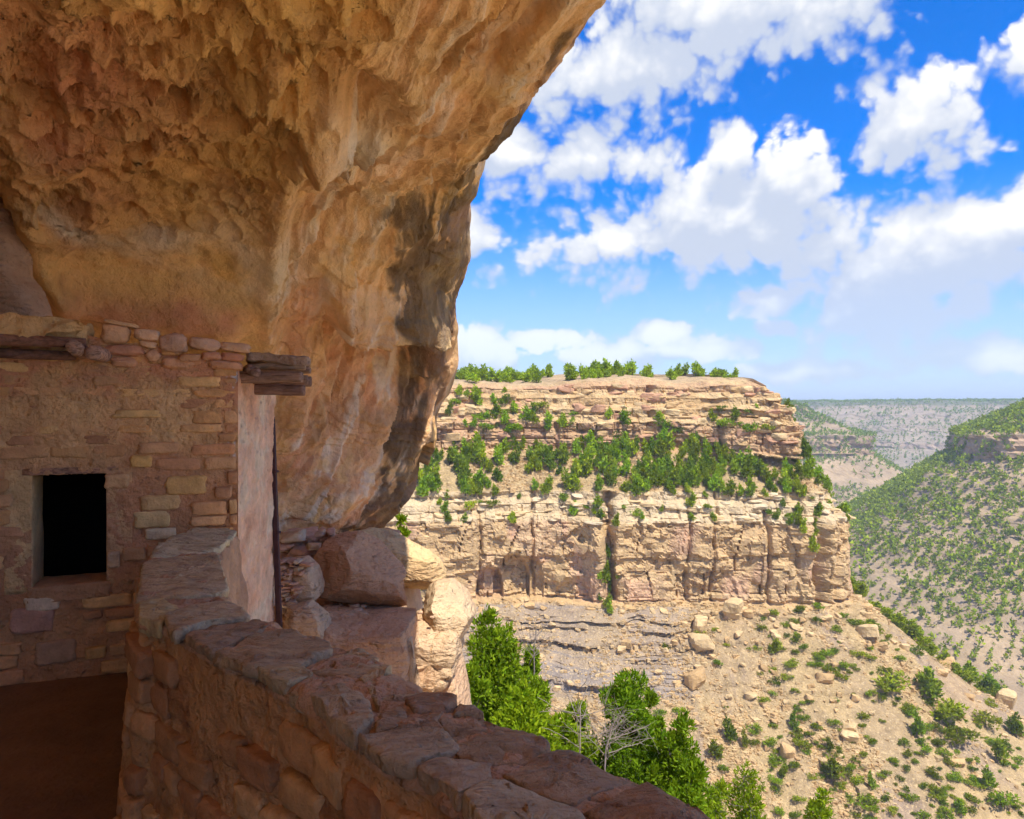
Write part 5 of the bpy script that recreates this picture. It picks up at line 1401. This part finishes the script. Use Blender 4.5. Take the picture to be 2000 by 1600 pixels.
# shrubs on the scree: individually visible ones first
for (x, y, h, wd, lb) in ((1494, 1133, 26, .8, 'small dark conical bush against the foot of the cliff'), (1592, 1175, 38, 1.0, 'round bush below the right end of the cliff'), (1515, 1280, 36, 1.0, 'lone round olive bush on the grey gully'),
                          (1655, 1255, 54, .8, 'tall ragged bush left of the flat-faced boulder'), (1722, 1245, 60, .7, 'tall bush right of the flat-faced boulder'), (1760, 1245, 44, 1.1, 'dark wide bush above the right crest, left of its twin'),
                          (1790, 1240, 40, 1.0, 'wide bush above the right crest, right of its twin'), (1740, 1345, 56, 1.2, 'big sprawling juniper in the middle of the scree'), (1815, 1360, 58, 1.0, 'dense tall bush right of the sprawling juniper'),
                          (1825, 1315, 34, 1.4, 'wide low bush above the dense tall bush'), (1900, 1325, 44, 1.0, 'round bush high on the right part of the scree'), (1935, 1345, 48, .9, 'loose bush right of the round bush on the scree'),
                          (1550, 1420, 34, .8, 'dark upright bush beside a brown rock low on the scree'), (1565, 1460, 30, 1.2, 'round olive shrub below the dark upright bush'), (1618, 1465, 30, .8, 'small dark conical shrub in the middle foreground'),
                          (1625, 1530, 52, 1.3, 'large twin-headed bush low in the middle of the scree'), (1534, 1520, 30, .8, 'small dark shrub left of the twin-headed bush'), (1690, 1575, 30, 1.5, 'round low olive bush at the bottom of the scree'),
                          (1700, 1540, 36, .6, 'slim dark shrub right of the twin-headed bush'), (1790, 1440, 50, .8, 'tall dark bush on the lower right scree'), (1850, 1400, 56, 1.2, 'broad open juniper on the right scree'),
                          (1870, 1450, 50, 1.1, 'broad juniper below the open one on the right scree'), (1925, 1420, 46, 1.0, 'bush between the broad junipers and the right edge'), (1985, 1440, 50, .9, 'bush at the right edge of the picture'),
                          (1955, 1575, 50, 1.1, 'round bush in the bottom right corner'), (1925, 1545, 48, .8, 'thin bush above the bottom right corner'), (1830, 1560, 30, 1.0, 'ragged grey-green shrub on the bare lower slope'),
                          (1950, 1495, 60, .7, 'tall thin bush on the lower right scree'), (1875, 1590, 30, 1.0, 'grey shrub at the bottom edge of the scree'), (1420, 1445, 46, .8, 'upright juniper at the left foot of the scree'),
                          (1395, 1480, 40, 1.0, 'olive bush at the left foot of the scree'), (1452, 1460, 40, .5, 'slim upright shrub at the left foot of the scree'), (1640, 1130, 26, 1.2, 'olive bush on the crest by the cliff corner')):
    mesa_tree('scree_shrub', 'shrub', x, y, h, lb, 'shrubs on the scree', [3, 4, 8, 9, 1] if wd >= 1 else [0, 1, 2, 5, 6], (-140, -51), wd)
def sc_f(x, y): return (.25 + .75 * (x > 1500)) * (1 if y > 1190 + max(0, (x - 1690)) * .75 else 0)
def sc_l(x, y):
    a = 'under the cliff' if y < 1300 else ('on the middle scree' if y < 1440 else 'low on the scree')
    return '%%s %%s scrub tuft %s, %s' % (a, ('at the left foot' if x < 1400 else 'left of the stone spill') if x < 1560 else ('near the stone spill' if x < 1720 else ('right of the spill' if x < 1850 else 'towards the right edge')))
scatter('scrub_tuft', 'shrub', sc_f, 270, (7, 24), 'scrub tufts on the scree', sc_l, [3, 4, 8, 9], (-140, -51), 1.2, 10, (1280, 2000, 1180, 1605))
# dense line of oak scrub along the crest of the scree
for k_ in range(46):
    t = (k_ + tr.uniform(-.3, .3)) / 46
    x = 1690 + 320 * t; y = 1078 + 240 * t + tr.uniform(-4, 4)
    mesa_tree('crest_shrub', 'shrub', x, y + 6, tr.uniform(16, 34), 'crest-line shrub ' + ['by the cliff corner', 'above the first crest boulder', 'at the flat pale boulder', 'above the pair of crest boulders', 'at the highest crest boulder', 'below the crest boulders', 'at the right edge'][min(6, int(t * 7))], 'shrubs along the scree crest', [0, 1, 3, 4], (-140, -51), 1.1, (1.2, 1.15, .9))

# ---- far trees as one mass each
def far_wood(name, label, G, n, hr, dens, tint, mask=None, seed=0):
    px_ = 1000 + F * G[..., 0] / np.maximum(G[..., 1], 1); py_ = 800 - F * G[..., 2] / np.maximum(G[..., 1], 1)
    ok = (px_ > 1500) & (px_ < 2060) & (py_ > 770) & (py_ < 1350)
    # even area weighting
    du = np.linalg.norm(np.gradient(G, axis=0), axis=-1); dv = np.linalg.norm(np.gradient(G, axis=1), axis=-1)
    w = du * dv * np.clip(dens, 0, 5)
    ij = pick(ok, n, w)
    p = G[ij[:, 0], ij[:, 1]] + tr.normal(size=(len(ij), 3)) * np.array([1.2, 1.2, 0])
    h = tr.uniform(hr[0], hr[1], len(p))
    base = []
    for i in range(6):
        rs = np.random.default_rng(700 + seed + i)
        bl_ = [(rs.uniform(-.2, .2), rs.uniform(-.2, .2), .25 + .5 * rs.random(), .3, .3, .3) for _ in range(4)]
        V, Fq, Cc = leaf_cloud(bl_, 15, .37, rs, 1.1, .5)
        base.append((V, Fq, Cc))
    sc_ = np.stack([h * tr.uniform(.8, 1.2, len(p)), h * tr.uniform(.8, 1.2, len(p)), h], -1)
    soup(name, base, p, sc_, tr.uniform(0, 6.28, len(p)), np.tile(tint, (len(p), 1)) * tr.uniform(.7, 1.2, (len(p), 1)), MAT['farleaf'], label)
d2 = (1 - .92 * sstep(m2['ST'], .5, .8)) * (.55 + 1.7 * fbm(m2['U'] / 26, m2['D'] / 18, 0, 4, 510))
far_wood('slope_woodland', 'scattered pinyon and juniper wood covering the canyon slope on the right', G2_, 12000, (1.8, 5.4), np.clip(d2, 0, 5) + .45, (.92, .86, .85))
d3 = .5 + 1.3 * fbm(m3['U'] / 60, m3['D'] / 40, 0, 4, 511)
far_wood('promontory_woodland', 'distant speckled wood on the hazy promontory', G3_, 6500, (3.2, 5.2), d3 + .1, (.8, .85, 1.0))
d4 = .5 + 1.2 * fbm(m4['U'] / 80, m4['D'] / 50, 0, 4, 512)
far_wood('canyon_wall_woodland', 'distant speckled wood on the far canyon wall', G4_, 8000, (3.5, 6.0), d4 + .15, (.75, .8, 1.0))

# ---- near trees below the parapet
def near_tree(px, py_top, Yd, hgt, wid, label, seed, n=15000, leaf=.06, lobes=11, bare=0.0, tint=(1, 1, 1), cat='tree', name='juniper_tree', lean=0.0, low=.12):
    rs = np.random.default_rng(seed)
    top = P(px, py_top, Yd)
    base = np.array([top[0], Yd, top[2] - hgt])
    e = empty(name, base)
    blobs = []
    for b in range(lobes):
        t = (b + .5) / lobes
        rad = wid * .5 * (1 - .62 * t ** 1.4) * rs.uniform(.42, .62)
        a = b * 2.4 + rs.uniform(-.5, .5); sp = wid * .5 * (1 - t * .8) * rs.uniform(.35, .62)
        blobs.append((math.cos(a) * sp + lean * t, math.sin(a) * sp, hgt * (low + (1 - low) * t) - rad * .4 * t, rad, rad, rad * rs.uniform(.75, 1.1)))
    # ragged tips
    for b in range(lobes * 3):
        q = blobs[rs.integers(len(blobs[:lobes]))]
        d = rs.normal(size=3); d[2] = abs(d[2]) * 1.2; d /= np.linalg.norm(d)
        r = q[3] * rs.uniform(.25, .42)
        blobs.append((q[0] + d[0] * q[3] * .95, q[1] + d[1] * q[3] * .95, q[2] + d[2] * q[5] * .95, r, r, r * 1.5))
    V, Fq, Cc = leaf_cloud(blobs, n, leaf, rs, 2.2, .7, base=(.095, .185, .010), alt=(.245, .335, .016))
    link('crown', mesh_from('crown', V, Fq, [MAT['leaf']], Cc, smooth=False), e, None, tint)
    T = [twig((0, 0, near_z(base[0], base[1]) - base[2] - .4), (lean * .5, 0, hgt * .7), wid * .045, wid * .015, rs, 8, 8, .05)]
    for q in blobs[:lobes]:
        T.append(twig((lean * .3, 0, max(.1, q[2] - hgt * .25)), q[:3], wid * .016, wid * .005, rs, 5, 6))
    for b in range(int(40 * bare)):
        q = blobs[rs.integers(lobes)]; d = rs.normal(size=3); d /= np.linalg.norm(d)
        T.append(twig(q[:3], np.array(q[:3]) + d * q[3] * 1.3, wid * .006, wid * .002, rs, 4, 5))
    tv, tf = wood_mesh(T)
    link('trunk', mesh_from('trunk', tv, tf, [MAT['bark']]), e, None, (.22, .18, .15))
    tag(e, label, cat)
    return e
near_tree(958, 1205, 17.0, 5.4, 3.5, 'tall bright green juniper close beside the ledge tip', 801, 60000, .048, lobes=20)
near_tree(1040, 1258, 18.0, 4.2, 1.7, 'small green juniper with bare limbs, right of the tall one', 802, 12000, .055, lobes=8, bare=1.0)
near_tree(1015, 1368, 14.5, 3.6, 3.6, 'broad yellow-green juniper just above the parapet edge', 803, 52000, .043, lobes=17, tint=(1.15, 1.1, .9))
near_tree(1222, 1318, 17.5, 6.0, 3.4, 'dark green juniper right of the dead grey bush', 804, 46000, .048, lobes=17, tint=(.75, .85, .8))
near_tree(1318, 1400, 17.0, 5.0, 2.9, 'dense green juniper lower right of the dark one', 805, 36000, .048, lobes=14, tint=(.85, .9, .8))
near_tree(1275, 1345, 20.0, 5.0, 1.3, 'narrow juniper top behind the dark green one', 806, 10000, .055, lobes=7)
near_tree(1130, 1360, 16.5, 4.0, 1.7, 'sparse yellow-green juniper behind the dead grey bush', 807, 9000, .05, lobes=8, bare=.8, tint=(1.1, 1.05, .9))
near_tree(1340, 1490, 15.0, 4.0, 2.2, 'green juniper at the lower edge below the dense one', 808, 26000, .05, lobes=9, tint=(.85, .9, .8))
near_tree(1400, 1530, 24.0, 5.0, 2.6, 'open scraggly juniper at the bottom beside the scree', 809, 7000, .065, lobes=9, bare=1.2, tint=(1.05, 1, .9))
near_tree(1460, 1500, 30.0, 5.5, 3.4, 'scraggly juniper with bare trunk at the bottom of the picture', 810, 8000, .075, lobes=10, bare=1.2, tint=(1.05, 1, .9))
near_tree(1600, 1545, 34.0, 5.0, 3.2, 'bright green bush at the bottom edge of the scree', 811, 9000, .08, lobes=9, bare=.5, tint=(1.1, 1.05, .9))
near_tree(785, 1000, 13.5, 2.0, .62, 'small bright shrub behind the boulders under the cliff lip', 812, 4200, .04, lobes=7, cat='shrub', name='shrub')
near_tree(1105, 1395, 15.5, 3.6, 2.0, 'low yellow-green juniper behind the parapet slabs, left of the grey bush', 813, 18000, .045, lobes=10, tint=(1.1, 1.05, .9))
near_tree(925, 1290, 15.5, 4.6, 1.8, 'green juniper half hidden by the ledge tip', 814, 15000, .045, lobes=10)
# dead grey bush
def dead_bush(px, py, Yd, hgt, label, seed, n=70):
    rs = np.random.default_rng(seed)
    b = P(px, py, Yd); e = empty('dead_bush', b)
    T = [twig((0, 0, -1.5), (.05, 0, hgt * .55), .022, .012, rs, 6, 6, .05)]
    ends = []
    for k_ in range(12):
        a = rs.uniform(0, 6.28); el = rs.uniform(.1, 1.2)
        z0 = hgt * rs.uniform(.05, .5)
        tip = np.array([math.cos(a) * math.cos(el), math.sin(a) * math.cos(el) * .6, math.sin(el)]) * hgt * rs.uniform(.45, .75) + [0, 0, z0]
        w = twig((0.02, 0, z0), tip, .009, .004, rs, 4, 7, .12); T.append(w); ends.append(w[2])
    for k_ in range(n):
        c = ends[rs.integers(len(ends))]; s = c[rs.integers(2, 6)]
        d = rs.normal(size=3); d[2] = d[2] * .6 + .2; d /= np.linalg.norm(d)
        T.append(twig(s, s + d * hgt * rs.uniform(.15, .4), .004, .0018, rs, 3, 5, .15))
    tv, tf = wood_mesh(T)
    link('branches', mesh_from('branches', tv, tf, [MAT['bark']]), e, None, (.25, .205, .165))
    tag(e, label, 'bush')
dead_bush(1185, 1500, 13.0, 1.45, 'leafless grey bush with tangled twigs above the parapet edge', 820, 150)
dead_bush(1128, 1470, 14.0, 1.6, 'thin bare branches poking up left of the leafless grey bush', 821, 8)
dead_bush(1040, 1300, 17.2, 1.4, 'bare grey limbs among the junipers beside the tall one', 822, 40)

# ================================================================== HAZE
hz = bpy.data.materials.new('valley_haze'); hz.use_nodes = True
ht = hz.node_tree; ht.nodes.clear()
pv = ht.nodes.new('ShaderNodeVolumePrincipled'); ho_ = ht.nodes.new('ShaderNodeOutputMaterial')
pv.inputs['Color'].default_value = (.72, .84, 1.0, 1)
pv.inputs['Density'].default_value = 0.00021
pv.inputs['Anisotropy'].default_value = 0.0
ht.links.new(pv.outputs[0], ho_.inputs['Volume'])
bx = np.array([(x, y, z) for z in (-210.0, 105.0) for (x, y) in ((-31000, -31000), (31000, -31000), (31000, 41000), (-31000, 41000))])
me = mesh_from('haze', bx, np.array([(0, 3, 2, 1), (4, 5, 6, 7), (0, 1, 5, 4), (1, 2, 6, 5), (2, 3, 7, 6), (3, 0, 4, 7)]), [hz], smooth=False)
tag(link('haze', me), 'thin blue haze filling the far canyon', kind='stuff')

# ================================================================== labels that still coincide are told apart by their order from the left
bpy.context.view_layer.update()
same = {}
for o in SC.objects:
    if o.parent is None and 'category' in o and 'label' in o: same.setdefault(o['label'], []).append(o)
ORD = ['leftmost', 'second from left', 'third from left', 'fourth from left', 'fifth from left', 'sixth from left', 'seventh from left', 'eighth from left', 'ninth from left', 'tenth from left', 'eleventh from left', 'twelfth from left', 'thirteenth from left', 'fourteenth from left', 'fifteenth from left', 'sixteenth from left']
for lb, os_ in same.items():
    if 1 < len(os_) <= 16:
        os_.sort(key=lambda o: o.location.x / max(o.location.y, 1e-3))
        for i, o in enumerate(os_):
            o['label'] = lb + ', ' + ('rightmost' if i == len(os_) - 1 else ORD[i])
